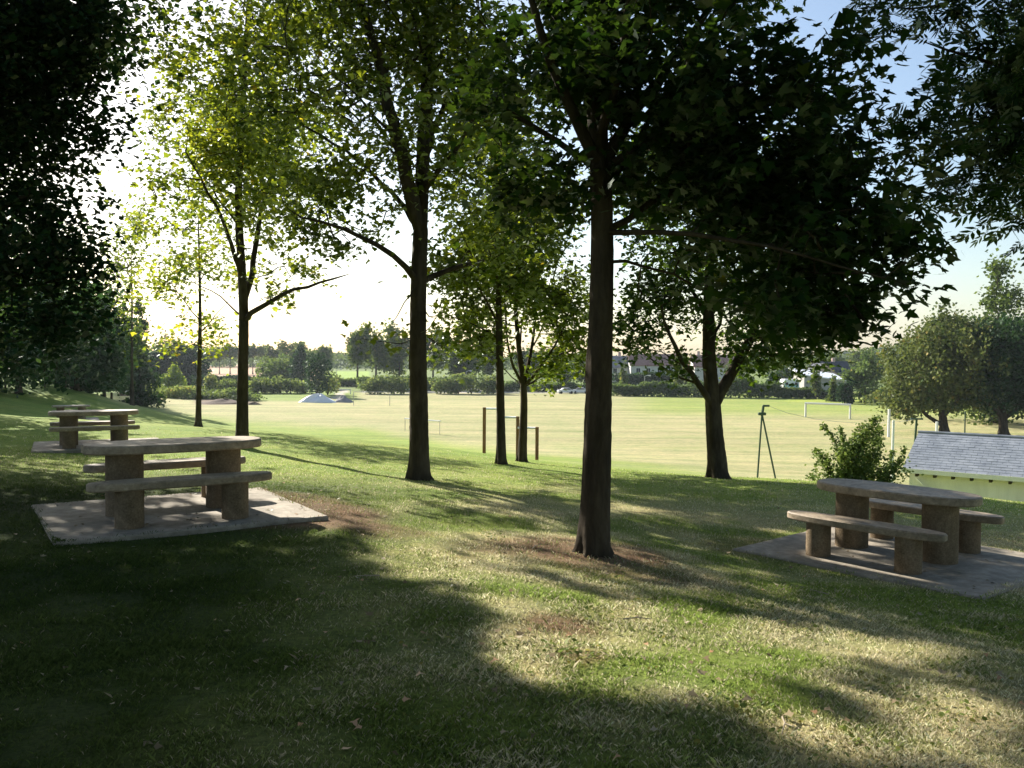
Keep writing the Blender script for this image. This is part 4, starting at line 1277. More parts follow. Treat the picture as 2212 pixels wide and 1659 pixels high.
# ------------------------------------------------------------------ slate roofed shed
def shed():
    u = np.array([.8, -.6, 0]); n = np.array([.6, .8, 0])
    E0 = np.array([11.5, 26.0, 0]); ez = -1.62; rz = -.70; w = 2.0; Lg = 9.0
    root = empty('shed', (E0[0], E0[1], g1(E0[0], E0[1])), 0, 'long low shed with grey slate roof and cream wall at the right edge', 'shed')
    o = np.array([E0[0], E0[1], g1(E0[0], E0[1])])
    def P(a, b, z): return E0 + u * a + n * b + np.array([0, 0, z]) - o
    base = min(g1(*(E0 + u * a + n * b)[:2]) for a in (0, 4, 9) for b in (0, 4)) - .3
    # walls
    wl = MB()
    def wallbox(a0, a1, b0, b1, z0, z1):
        vs = [P(a, b, z) for z in (z0, z1) for a, b in ((a0, b0), (a1, b0), (a1, b1), (a0, b1))]
        wl.add(vs, [(3, 2, 1, 0), (4, 5, 6, 7), (0, 1, 5, 4), (1, 2, 6, 5), (2, 3, 7, 6), (3, 0, 4, 7)])
    wallbox(.15, Lg - .15, .22, .42, base, ez - .02)
    wallbox(.15, Lg - .15, 3.6, 3.8, base, ez - .02)
    for a in (.15, Lg - .35):
        vs = [P(a + d, b, z) for d in (0, .2) for b, z in ((.42, base), (3.6, base), (3.6, ez), (2.0, rz - .12), (.42, ez))]
        wl.add(vs, [(4, 3, 2, 1, 0), (5, 6, 7, 8, 9), (0, 1, 6, 5), (1, 2, 7, 6), (2, 3, 8, 7), (3, 4, 9, 8), (4, 0, 5, 9)])
    wl.build('wall', M['render_wall'], root)
    # roof board under the slates
    rb = MB()
    for b0, z0, b1, z1 in ((0, ez, w, rz), (2 * w, ez, w, rz)):
        vs = [P(a, b, z + d) for d in (-.06, -.012) for a, b, z in ((0, b0, z0), (Lg, b0, z0), (Lg, b1, z1), (0, b1, z1))]
        rb.add(vs, [(3, 2, 1, 0), (4, 5, 6, 7), (0, 1, 5, 4), (1, 2, 6, 5), (2, 3, 7, 6), (3, 0, 4, 7)])
    rb.build('roof', M['slate'], root)
    slope = math.hypot(w, rz - ez)
    ex = .145
    sl = MB()
    rows = int(slope / ex)
    for side in (0, 1):
        for r in range(rows + 1):
            s0 = r * ex; s1 = min(s0 + ex * 1.35, slope)
            if s1 - s0 < .03: continue
            a = -(.14 if r % 2 else 0)
            while a < Lg:
                a0, a1 = max(a + .004, 0), min(a + .276, Lg)
                a += .28
                if a1 - a0 < .03: continue
                lift = .005 + random.random() * .005
                dz = random.uniform(-.003, .003)
                def Q(aa, ss, l):
                    b = w * ss / slope
                    if side: b = 2 * w - b
                    return P(aa, b, ez + (rz - ez) * ss / slope + l)
                vs = [Q(a0, s0 - .02, 0), Q(a1, s0 - .02, 0), Q(a1, s1, -.008), Q(a0, s1, -.008), Q(a0, s0 - .02, lift + .006), Q(a1, s0 - .02, lift + .006 + dz), Q(a1, s1, .001), Q(a0, s1, .001)]
                sl.add(vs, [(3, 2, 1, 0), (4, 5, 6, 7), (0, 1, 5, 4), (1, 2, 6, 5), (3, 0, 4, 7)])
    so = sl.build('slates', M['slate'], root); so['kind'] = 'stuff'
    rg = MB()
    rg.tube([P(-.02, w, rz + .01), P(Lg + .02, w, rz + .01)], .05, 8)
    rg.build('ridge', M['slate'], root)
    fa = MB()
    vs = [P(a, b, z) for z in (ez - .13, ez + .0) for a, b in ((-.03, -.05), (Lg, -.05), (Lg, -.02), (-.03, -.02))]
    fa.add(vs, [(3, 2, 1, 0), (4, 5, 6, 7), (0, 1, 5, 4), (1, 2, 6, 5), (2, 3, 7, 6), (3, 0, 4, 7)])
    fa.build('fascia', M['white_paint'], root)
    for k in range(18):
        a = .35 + k * .48
        rf = MB()
        vs = [P(aa, b, z) for z in (ez - .22, ez - .14) for aa, b in ((a, 0.0), (a + .07, 0.0), (a + .07, .21), (a, .21))]
        rf.add(vs, [(3, 2, 1, 0), (4, 5, 6, 7), (0, 1, 5, 4), (1, 2, 6, 5), (2, 3, 7, 6), (3, 0, 4, 7)])
        rf.build('rafter_end', M['bark'], root)
    # slanting brace on the wall near its left end
    br = MB()
    br.tube([P(.35, .14, ez - .25), P(1.0, .14, ez - .95)], .02, 6)
    br.build('brace', M['white_paint'], root)
shed()

# ------------------------------------------------------------------ posts, bars and frames
def post(label, dx, dy, top, Y, r, mat, name, cat, lean=0, cap=False):
    p = at(dx, dy, Y)
    z = g1(p[0], Y)
    t = at(top[0], top[1], Y)
    root = empty(name, (p[0], Y, z), 0, label, cat)
    mb = MB()
    f = np.array([p[0], Y, z])
    mb.tube([(0, 0, -.2), (t - f) * .5, t - f], r, 8)
    mb.build('pole', M[mat], root, True)
    if cap:
        c = MB(); c.box(tuple(t - f + (0, 0, .02)), (.5, .08, .06)); c.build('cross_piece', M[mat], root)
    return root, t

def frame_swing():
    Y = 40
    apex = at(1646, 894, Y)
    topm = at(1649, 878, Y)
    fl = hit(1635, 1037, 30, 60); fr = hit(1680, 1041, 30, 60)
    fl = np.array([at(1635, 1037, Y)[0], Y, 0]); fr = np.array([at(1680, 1041, Y)[0], Y, 0])
    fl[2] = g1(fl[0], Y); fr[2] = g1(fr[0], Y)
    root = empty('support_frame', fl, 0, 'green metal A shaped support frame with a short mast on the slope', 'frame')
    for a in (fl, fr):
        MB().tube([a - fl - (0, 0, .15), apex - fl], .04, 8).build('leg', M['green_paint'], root, True)
    MB().tube([apex - fl - (0, 0, .1), topm - fl], .06, 8).build('mast', M['green_paint'], root, True)
    MB().box(tuple(apex - fl), (.34, .13, .13), bev=.02).build('clamp', M['green_paint'], root)
    MB().box(tuple(topm - fl + (.12, 0, .03)), (.3, .09, .09), bev=.02).build('top_bracket', M['green_paint'], root)
    return topm
tm = frame_swing()
r1_, t1_ = post('leaning green pole with a cross piece beside the slate roof', 1969, 974, (1980, 906), 36, .045, 'green_paint', 'leaning_pole', 'pole', cap=True)
post('white post between the arching shrub and the leaning green pole', 1928, 974, (1930, 908), 38, .055, 'white_paint', 'white_post', 'post')
post('short white post right of the leaning pole, behind the shed roof', 2024, 940, (2024, 911), 70, .10, 'white_paint', 'white_post', 'post')
post('thin white post under the golden tree foliage', 1920, 914, (1921, 884), 110, .16, 'white_paint', 'white_post', 'post')
post('thin green pole behind the shed roof between the two broad trees', 2084, 944, (2085, 889), 70, .055, 'green_paint', 'green_pole', 'pole')
post('short dark wooden stake at the edge of the left bank', 241, 856, (241, 848), 150, .18, 'bark', 'wooden_stake', 'post')
w1 = [tm + (.3, 0, 0)] + [at(a, b, y) for a, b, y in ((1700, 892, 39.5), (1760, 905, 39), (1820, 912, 38.5), (1880, 915, 38), (1930, 912, 37))] + [t1_]
tag(MB().tube(w1, .008, 5).build('cable', M['metal'], None), 'thin cable sagging from the green frame mast to the leaning pole', 'cable')

# football goals
def goal(label, a, b, hgt, Y, mat, r):
    A = at(a[0], a[1], Y[0]); B = at(b[0], b[1], Y[1])
    A[2] = g1(A[0], A[1]); B[2] = g1(B[0], B[1])
    root = empty('football_goal', A, 0, label, 'football goal')
    z = np.array([0, 0, hgt])
    MB().tube([(0, 0, -.1), z], r, 8).build('goal_post', M[mat], root, True)
    MB().tube([B - A - (0, 0, .1), B - A + z], r, 8).build('goal_post', M[mat], root, True)
    MB().tube([z + (A - B) / np.linalg.norm(A - B) * r, B - A + z + (B - A) / np.linalg.norm(A - B) * r], r, 8).build('crossbar', M[mat], root, True)
ga = hit(1740, 901, 60, 400); gb = hit(1836, 905, 60, 400)
goal('white football goal on the far right of the pitch', (1740, 901), (1836, 905), 30 * K / FPX * ga[1], (ga[1], gb[1]), 'white_paint', .16)
goal('thin grey goal frame at the far left end of the pitch', (764, 878), (842, 878), 2.6, (168, 168), 'metal', .06)

# the three stepped exercise bars
def bars():
    Y = 38
    specs = [(1046, 972, 880, .13), (1118, 0, 898, .13), (1160, 986, 919, .13)]
    xs = [at(s[0], 950, Y + k * -.4) for k, s in enumerate(specs)]
    gz = [g1(p[0], p[1]) for p in xs]
    tops = [at(s[0], s[2], Y)[2] for s in specs]
    o = np.array([xs[0][0], Y, gz[0]])
    root = empty('exercise_bars', o, 0, 'stepped exercise bars with brown wooden posts and pale rails behind the slender pair', 'exercise bars')
    pz = [tops[0], tops[1], tops[2]]
    for k in range(3):
        p = xs[k]
        h = pz[k] - gz[k]
        MB().box((p[0] - o[0], p[1] - o[1], gz[k] - o[2] + h / 2 - .1), (.14, .14, h + .2), bev=.012).build('post', M['brown_wood'], root)
    p4 = at(1080, 905, Y); 
    mid = np.array([at(1086, 900, Y)[0], Y, 0]); mz = g1(mid[0], Y)
    MB().box((mid[0] - o[0], 0, mz - o[2] + (tops[0] - mz) / 2 - .1), (.14, .14, tops[0] - mz + .2), bev=.012).build('post', M['brown_wood'], root)
    def rail(a, b, z): MB().box(((a[0] + b[0]) / 2 - o[0], (a[1] + b[1]) / 2 - o[1], z - o[2]), (abs(b[0] - a[0]), .34, .07), bev=.012).build('rail', M['white_paint'], root)
    rail(xs[0] + (.07, 0, 0), mid, tops[0] - .06)
    rail(mid, xs[1], tops[1] - .06)
    rail(xs[1], xs[2], tops[2] - .06)
bars()
def hurdle():
    A = hit(875, 931); B = hit(950, 938)
    Y = A[1]
    h = 27 * K / FPX * Y
    root = empty('low_bar', A, 0, 'low pale crossbar on two thin legs, half hidden by the left middle trunk', 'exercise bar')
    for q in (A, B):
        MB().tube([q - A - (0, 0, .1), q - A + (0, 0, h)], .035, 8).build('leg', M['metal'], root, True)
    MB().box(tuple((B - A) / 2 + (0, 0, h + .03)), (np.linalg.norm(B - A) + .1, .3, .10), rz=math.atan2(B[1] - A[1], B[0] - A[0]), bev=.01).build('crossbar', M['white_paint'], root)
hurdle()
def barrier():
    Y = 215
    A = at(722, 850, Y); B = at(757, 850, Y)
    A[2] = g1(A[0], Y); B[2] = g1(B[0], Y)
    root = empty('barrier', A, 0, 'low white barrier rail across the pale path', 'barrier')
    for q in (A, B): MB().box(tuple(q - A + (0, 0, .55)), (.2, .2, 1.3)).build('post', M['white_paint'], root)
    MB().box(tuple((B - A) / 2 + (0, 0, 1.1)), (B[0] - A[0] + .2, .12, .25)).build('rail', M['white_paint'], root)
barrier()
def lamp(label, dx, dy, top, Y):
    p = at(dx, dy, Y); z = g1(p[0], Y)
    h = at(dx, top, Y)[2] - z
    root = empty('street_lamp', (p[0], Y, z), 0, label, 'street lamp', None)
    MB().tube([(0, 0, -.1), (0, 0, h * .5), (0, 0, h)], [.12, .09, .07], 6).build('pole', M['metal'], root, True)
    MB().tube([(0, 0, h - .1), (.7, 0, h + .15), (1.5, 0, h + .1)], [.06, .06, .22], 6).build('lamp_head', M['white_paint'], root, True)
lamp('street lamp with a pale head between the left middle trunk and the slender pair', 1007, 840, 802, 250)
lamp('thin lamp post beyond the ploughed field hedge', 448, 838, 790, 300)
lamp('lamp post by the path end, left of the pale mid tree', 727, 840, 798, 262)
lamp('lamp post seen right of the nearest trunk by the hedge', 1392, 852, 812, 225)

# ------------------------------------------------------------------ heaps
def heap(label, name, cat, dx, dy, wpx, hpx, mat, parts=None, seed=1, sharp=1.3):
    foot = hit(dx, dy, 60, 400)
    s = K / FPX * foot[1]
    W, H = wpx * s / 2, hpx * s
    root = empty(name, foot, 0, label, cat)
    n, m = 36, 10
    vs = [(0, 0, H)]
    for j in range(1, m + 1):
        for i in range(n):
            a = 2 * math.pi * i / n
            t = j / m
            rr = t * (1 + .18 * math.sin(2 * a + seed) + .10 * math.sin(5 * a + seed * 2))
            z = H * (1 - t ** sharp) * (1 + .22 * math.sin(3 * a + t * 5 + seed)) - (.15 if j == m else 0)
            vs.append((math.cos(a) * W * rr, math.sin(a) * W * .6 * rr, z))
    fs = [(0, 1 + i, 1 + (i + 1) % n) for i in range(n)]
    for j in range(m - 1):
        for i in range(n):
            a, b = 1 + j * n + i, 1 + j * n + (i + 1) % n
            fs.append((a, b, b + n, a + n)[::-1])
    MB().add(vs, [f[::-1] for f in fs] if False else fs).build('mound', M[mat], root, True)
    return root, foot, s, W, H
heap('heap covered with white sheeting at the end of the pale path', 'sheeted_heap', 'heap', 688, 869, 72, 17, 'white_sheet', seed=2, sharp=1.5)
heap('small pointed heap of grey gravel beside the white sheeted heap', 'gravel_heap', 'heap', 742, 869, 50, 15, 'gravel', seed=4, sharp=.9)
heap('long low mound of dark soil in front of the planting bed', 'soil_mound', 'heap', 480, 871, 120, 9, 'soil', seed=5)
heap('short low mound of soil right of the slim left trunk', 'soil_mound', 'heap', 548, 874, 34, 5, 'soil', seed=6)
rt, ft, s_, W_, H_ = heap('rubble heap of dark boards and white sacks at the foot of the left bank', 'rubble_heap', 'heap', 285, 855, 56, 6, 'soil', seed=7)
for k in range(9):
    mb = MB()
    x = -W_ * .8 + k * W_ * .2
    mb.box((x, -W_ * .2 + (k % 3) * .5, H_ * .6 + (k * 37 % 5) * .12), (2.2, .25, .18), rz=(k * 1.3) % 2 - 1, bev=.02)
    mb.build('board', M['bark' if k % 2 else 'brown_wood'], rt)
for k, x in enumerate((-.25, .05, .3)):
    MB().rings([[(W_ * x + math.cos(t) * q, math.sin(t) * q * .6, H_ * .8 + z) for t in np.linspace(0, 6.283, 13)[:-1]] for q, z in ((.5, 0), (.8, .3), (.7, .7), (.2, .9))]).build('sack', M['white_sheet'], rt, True)

# ------------------------------------------------------------------ houses
def house(label, x0, x1, ybase, yeave, yridge, Y, wall, roof, depth=9, rz=0, chimneys=(), windows=(), skylights=(), gable=False, doors=()):
    A = at(x0, ybase, Y); B = at(x1, ybase, Y)
    gz = ZF
    ze = at((x0 + x1) / 2, yeave, Y)[2] - gz
    zr = at((x0 + x1) / 2, yridge, Y)[2] - gz
    w = B[0] - A[0]
    o = np.array([(A[0] + B[0]) / 2, Y + depth / 2, gz])
    root = empty('house', o, rz, label, 'house')
    hw, hd = w / 2, depth / 2
    wl = MB()
    if gable:    # gable faces the camera
        vs = [(x, y, z) for y in (-hd, hd) for x, z in ((-hw, -.3), (hw, -.3), (hw, ze), (0, zr - .15), (-hw, ze))]
        wl.add(vs, [(0, 1, 2, 3, 4), (9, 8, 7, 6, 5), (1, 6, 7, 2), (0, 4, 9, 5), (2, 7, 8, 3), (4, 3, 8, 9)])
    else:
        vs = [(x, y, z) for x in (-hw, hw) for y, z in ((-hd, -.3), (hd, -.3), (hd, ze), (0, zr - .15), (-hd, ze))]
        wl.add(vs, [(4, 3, 2, 1, 0), (5, 6, 7, 8, 9), (0, 5, 9, 4), (1, 2, 7, 6), (4, 9, 8, 3), (2, 3, 8, 7)])
    wl.build('wall', M[wall], root)
    rf = MB()
    ov, th = .4, .22
    for sgn in (-1, 1):
        if gable:
            a, b = (sgn * (hw + ov), ze - ov * (zr - ze) / hw), (0, zr)
            pts = [(a[0], -hd - ov, a[1]), (a[0], hd + ov, a[1]), (b[0], hd + ov, b[1]), (b[0], -hd - ov, b[1])]
        else:
            a, b = (sgn * (hd + ov), ze - ov * (zr - ze) / hd), (0, zr)
            pts = [(-hw - ov, a[0], a[1]), (hw + ov, a[0], a[1]), (hw + ov, b[0], b[1]), (-hw - ov, b[0], b[1])]
        vs = [(x, y, z + .03) for x, y, z in pts] + [(x, y, z + th) for x, y, z in pts]
        rf.add(vs, [(3, 2, 1, 0), (4, 5, 6, 7), (0, 1, 5, 4), (1, 2, 6, 5), (2, 3, 7, 6), (3, 0, 4, 7)])
    ro = rf.build('roof', M[roof], root)
    for cx in chimneys:
        MB().box((cx * hw, 0, zr + .5), (.9, .7, 1.8), bev=.04).build('chimney', M['pink_wall'], ro)
    for fx, z0, z1, ww in windows:
        f = MB().box((fx * hw, -hd - .02, (z0 + z1) / 2), (ww + .24, .08, z1 - z0 + .24)).build('window', M['white_paint'], root)
        for s in (-1, 1):
            MB().box((fx * hw + s * ww * .255, -hd - .07, (z0 + z1) / 2), (ww * .46, .04, z1 - z0)).build('pane', M['glass'], f)
    for fx, z0, z1, ww in doors:
        MB().box((fx * hw, -hd - .04, (z0 + z1) / 2), (ww, .1, z1 - z0)).build('door', M['white_paint'], root)
    for fx, t in skylights:
        y = -hd * (1 - t); z = ze + (zr - ze) * t + th
        MB().box((fx * hw, y - .1, z + .05), (1.3, 1.0, .25)).build('skylight', M['glass'], ro)
    return root
house('pale house with grey tiled roof just right of the nearest trunk', 1296, 1360, 846, 793, 770, 285, 'house_wall', 'grey_tile', chimneys=(.4,), windows=((-.5, 4.2, 5.6, 1.2), (0, 4.2, 5.6, 1.2), (.5, 1.0, 2.4, 1.2)))
house('long pale house with red brown tiled roof seen through the stout maple', 1362, 1470, 846, 789, 766, 280, 'house_wall', 'red_tile', chimneys=(.92, -.6), windows=((-.7, 4.4, 5.8, 1.3), (-.3, 4.4, 5.8, 1.3), (.15, 4.4, 5.8, 1.3), (.6, 4.4, 5.8, 1.3), (-.5, 1, 2.6, 1.5), (.4, 1, 2.6, 1.5)), skylights=((.35, .6),))
house('pale house with red tiled roof behind the trunk of the stout maple', 1500, 1590, 846, 792, 768, 290, 'house_wall', 'red_tile', chimneys=(-.7,), windows=((-.5, 4.4, 5.8, 1.3), (0, 4.4, 5.8, 1.3), (.5, 4.4, 5.8, 1.3)))
house('gabled pinkish house with dark roof left of the rounded green bush', 1752, 1812, 846, 810, 786, 262, 'pink_wall', 'dark_tile', gable=True, windows=((-.3, 2.0, 3.4, 1.3), (.4, 2, 3.4, 1.3)))
house('dark roofed wing behind the gabled pinkish house', 1768, 1838, 846, 806, 782, 275, 'pink_wall', 'dark_tile', chimneys=(.2,))
house('low red brick outbuilding behind the flat white roof', 1748, 1800, 846, 818, 812, 240, 'red_brick', 'white_sheet', depth=6, windows=((.2, 1.2, 2.4, 1.2),))

def flat_shed():
    Y = 226
    A = at(1728, 858, Y); B = at(1825, 858, Y)
    zl = at(1750, 811, Y)[2] - ZF; zr = at(1820, 824, Y)[2] - ZF
    w = B[0] - A[0]
    o = np.array([A[0], Y, ZF])
    root = empty('garage', o, 0, 'grey block garage with a sloping white roof and narrow door', 'garage')
    W = MB()
    vs = [(x, y, z) for y in (0, 9) for x, z in ((1, -.3), (w, -.3), (w, zr), (1, zl))]
    W.add(vs, [(0, 1, 2, 3), (7, 6, 5, 4), (0, 4, 5, 1), (1, 5, 6, 2), (3, 2, 6, 7), (0, 3, 7, 4)])
    W.build('wall', M['grey_wall'], root)
    R = MB()
    vs = [(x, y, z) for z_ in (.05, .3) for x, y, z in ((0, -.5, zl + z_), (w + .5, -.5, zr + z_), (w + .5, 10, zr + z_ + 1.6), (0, 10, zl + z_ + 1.6))]
    R.add(vs, [(3, 2, 1, 0), (4, 5, 6, 7), (0, 1, 5, 4), (1, 2, 6, 5), (2, 3, 7, 6), (3, 0, 4, 7)])
    R.build('roof', M['white_sheet'], root)
    MB().box((w * .28, -.06, 2.3), (1.3, .1, 3.0)).build('door', M['white_paint'], root)
    MB().box((w * .68, -.06, 2.2), (.5, .1, 3.4)).build('downpipe', M['white_paint'], root)
flat_shed()
def caravan():
    Y = 222
    A = at(1688, 850, Y); B = at(1722, 850, Y)
    w = B[0] - A[0]
    root = empty('caravan', (A[0] + w / 2, Y, ZF), 0, 'pale blue and white caravan partly hidden by the clipped hedge', 'caravan')
    mb = MB()
    rings = []
    for z, q, in ((.7, .96), (1.0, 1), (3.4, 1), (3.9, .95), (4.2, .8)):
        rings.append([(x * w / 2 * q, y * 1.6, z) for x, y in ((-1, -1), (1, -1), (1, 1), (-1, 1))])
    mb.rings(rings).build('body', M['white_sheet'], root)
    MB().box((0, -1.64, 2.6), (w * .86, .08, .9)).build('stripe', M['blue_tarp'], root)
    for s in (-.3, .3):
        MB().box((s * w, -1.66, 3.1), (w * .18, .08, .6)).build('window', M['glass'], root)
    for s in (-.25, .25):
        MB().tube([(s * w, -1.55, .45), (s * w, -1.2, .45)], .45, 12).build('wheel', M['rubber'], root)
caravan()

def car(label, dx, dy, Y, mat, rz=0):
    p = at(dx, dy, Y)
    root = empty('parked_car', (p[0], Y, g1(p[0], Y)), rz, label, 'car')
    mb = MB()
    prof = [(-2.1, .35), (-2.15, .8), (-1.9, .95), (-1.25, 1.0), (-.75, 1.42), (.75, 1.45), (1.45, 1.0), (2.05, .85), (2.15, .6), (2.1, .35)]
    vs = [(x, y, z) for y in (-.85, .85) for x, z in prof]
    n = len(prof)
    fs = [tuple(range(n)), tuple(reversed(range(n, 2 * n)))] + [(i, i + n, (i + 1) % n + n, (i + 1) % n) for i in range(n)]
    mb.add(vs, [f[::-1] for f in fs]).build('body', M[mat], root)
    for s in (-1, 1):
        MB().add([(x, s * .86, z) for x, z in ((-1.1, 1.02), (-.7, 1.36), (.7, 1.38), (1.25, 1.02))], [(0, 1, 2, 3)] if s > 0 else [(3, 2, 1, 0)]).build('window', M['glass'], root)
        for x in (-1.35, 1.35):
            MB().tube([(x, s * .68, .32), (x, s * .88, .32)], .32, 14).build('wheel', M['rubber'], root)
    return root
car('white car parked by the hedge left of the nearest trunk', 1222, 846, 226, 'car_white', .2)
car('white car parked directly left of the nearest trunk', 1254, 847, 228, 'car_white', -.1)
car('blue grey car behind the hedge left of the stout maple', 1466, 848, 232, 'car_blue', .1)
car('white car half hidden in the hedge by the red roofed house', 1386, 838, 262, 'car_white', 0)
car('white car behind the verge shrubs left of the slender pair', 880, 848, 234, 'car_white', 0)

# ------------------------------------------------------------------ far wood and hill
def hill():
    n = 160
    xs = np.linspace(-200, 1000, n)
    V, Lp = [], []
    prof = lambda x: 9 + 26 * np.exp(-((x - 720) / 170) ** 2) + 20 * np.exp(-((x - 560) / 70) ** 2) + 1.6 * np.sin(x * .11) + 1.1 * np.sin(x * .27)
    rows = 12
    for j in range(rows + 1):
        t = j / rows
        y = 900 + 260 * t
        z = ZF - .5 + (prof(xs) + 1.5 * RNG.random(n)) * math.sin(t * math.pi / 2) ** .8 * np.clip((xs - 250) / 150, 0.02, 1)
        V.append(np.stack([xs, np.full(n, y) + RNG.random(n) * 4, z], 1))
    V = np.vstack(V)
    i = np.arange(rows)[:, None] * n
    j = np.arange(n - 1)[None]
    q = np.stack([i + j, i + j + 1, i + n + j + 1, i + n + j], -1).reshape(-1, 4)
    col = np.tile(np.array([.05, .085, .035]), (len(V), 1)) * (0.7 + .6 * RNG.random((len(V), 1)))
    tag(link('hill', mesh_np('hill', V, np.full(len(q), 4), q.ravel(), M['lawn'], False, colr=col)), kind='structure')
    return prof
prof = hill()
def far_wood():
    n = 30000
    a = np.radians(RNG.uniform(-40, 40, n))
    d = RNG.uniform(560, 640, n)
    x, y = np.sin(a) * d / np.cos(a) * 1.0, d
    x = np.tan(a) * d
    h = 7.5 + 3.2 * vnoise(x * .03, x * 0, 61) + 2.5 * vnoise(x * .11, x * 0, 62)
    h = h * (1 - .25 * smooth(-20, 60, x))
    P = np.stack([x, y, ZF + np.maximum(RNG.random(n) ** .7 * h, .3)], 1)
    # wooded hill
    m = 26000
    hx = RNG.uniform(300, 980, m); t = RNG.random(m)
    hz = ZF - .5 + prof(hx) * np.sin(t * math.pi / 2) ** .8 * np.clip((hx - 250) / 150, .02, 1) + RNG.random(m) * 3
    P2 = np.stack([hx, 900 + 260 * t, hz], 1)
    X, T, N = frames(n, up=.2)
    ti = np.clip(.6 * vnoise(P[:, 0] * .1, P[:, 2] * .5, 63) + .4 * RNG.random(n), 0, 1)
    tag(link('far_wood', leaves_mesh('far_wood', P, 2.2 * (.6 + .7 * RNG.random(n)), X, T, N, 'quad', M['farleaf'], ti)), kind='stuff')
    X, T, N = frames(m, up=.2)
    tag(link('hillside_wood', leaves_mesh('hillside_wood', P2, 5.0 * (.6 + .7 * RNG.random(m)), X, T, N, 'quad', M['farleaf'], .6 * RNG.random(m))), kind='stuff')
far_wood()

# ------------------------------------------------------------------ grass blades
def grass():
    Ps, Hs = [], []
    for y0, y1, dens, h in ((2.4, 5, 14000, .024), (5, 8, 7600, .025), (8, 12, 2900, .027), (12, 18, 1000, .028), (18, 26, 300, .032)):
        hw = .66
        area = hw * (y1 ** 2 - y0 ** 2)
        n = int(area * dens)
        y = np.sqrt(RNG.uniform(y0 ** 2, y1 ** 2, n))
        x = RNG.uniform(-hw, hw, n) * y
        Ps.append(np.stack([x, y], 1)); Hs.append(np.full(n, h))
    P = np.vstack(Ps); H = np.concatenate(Hs)
    # clumps: taller and denser here and there, thin where the soil shows
    c = vnoise(P[:, 0] * 3, P[:, 1] * 3, 71) * .5 + vnoise(P[:, 0] * 9, P[:, 1] * 9, 72) * .5
    z = ground(P[:, 0], P[:, 1])
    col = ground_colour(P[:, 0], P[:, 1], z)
    soil = np.clip(1 - np.abs(col - SOIL * 1.1).sum(1) / .12, 0, 1)
    keep = (RNG.random(len(P)) < (.12 + 1.2 * c ** 1.5) * (1 - .85 * soil) * smooth(27, 16, P[:, 1]))
    # nothing grows through the slabs
    for cx, cy_, ang, hx, hy, topz in ((-3.56, 9.36, math.atan2(.545, .84), 1.27, 1.15, EYE[2] - 1.68), (4.33, 9.83, math.atan2(-.75, .66), 1.36, 1.21, EYE[2] - 2.2), (-9.06, 19.45, .47, 1.31, 1.11, EYE[2] - 2.04)):
        dx, dy = P[:, 0] - cx, P[:, 1] - cy_
        a = dx * math.cos(ang) + dy * math.sin(ang); b = -dx * math.sin(ang) + dy * math.cos(ang)
        ed = .02 + .16 * vnoise(P[:, 0] * 4, P[:, 1] * 4, 81) ** 2
        inside = (np.abs(a) < hx) & (np.abs(b) < hy)
        keep &= ~((np.abs(a) < hx - ed) & (np.abs(b) < hy - ed))
        z = np.where(inside, np.maximum(z, topz - .004), z)
    P, H, z, c, col = P[keep], H[keep], z[keep], c[keep], col[keep]
    n = len(P)
    H = H * (.45 + .9 * RNG.random(n)) * (.6 + .8 * c)
    H = np.where(RNG.random(n) < .008, H * 1.6, H)
    a = RNG.random(n) * 6.283
    lean = H * (.25 + .9 * RNG.random(n))
    wd = (.0008 + .0010 * RNG.random(n)) * (1 + P[:, 1] * .12)
    b = np.stack([P[:, 0], P[:, 1], z - .004], 1)
    side = np.stack([-np.sin(a), np.cos(a), np.zeros(n)], 1) * wd[:, None]
    dirv = np.stack([np.cos(a), np.sin(a), np.zeros(n)], 1)
    mid = b + dirv * (lean * .35)[:, None] + np.array([0, 0, 1]) * (H * .62)[:, None]
    tip = b + dirv * lean[:, None] + np.array([0, 0, 1]) * (H * .95)[:, None]
    nr = P[:, 1] < 8.5
    near4 = np.stack([b - side * .7, b + side * .8, mid + side * .6, tip], 1)[nr].reshape(-1, 3)
    far3 = np.stack([b - side * 1.35, b + side * 1.35, tip], 1)[~nr].reshape(-1, 3)
    V = np.vstack([near4, far3])
    order = np.concatenate([np.where(nr)[0], np.where(~nr)[0]])
    cnt = np.where(nr, 4, 3)[order]
    k = (.65 + .8 * RNG.random(n))[:, None]
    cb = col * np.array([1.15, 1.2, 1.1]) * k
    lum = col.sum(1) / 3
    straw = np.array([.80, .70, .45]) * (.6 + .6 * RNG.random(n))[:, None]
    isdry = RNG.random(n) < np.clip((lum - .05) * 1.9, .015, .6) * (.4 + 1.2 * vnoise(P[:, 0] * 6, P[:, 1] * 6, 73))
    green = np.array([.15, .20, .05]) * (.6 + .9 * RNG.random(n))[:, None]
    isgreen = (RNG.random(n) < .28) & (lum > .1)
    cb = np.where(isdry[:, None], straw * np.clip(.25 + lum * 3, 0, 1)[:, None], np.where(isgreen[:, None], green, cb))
    cb = np.clip(cb, .01, .8)
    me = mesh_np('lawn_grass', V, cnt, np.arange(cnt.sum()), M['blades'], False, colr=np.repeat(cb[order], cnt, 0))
    tag(link('lawn_grass', me), kind='stuff')
grass()

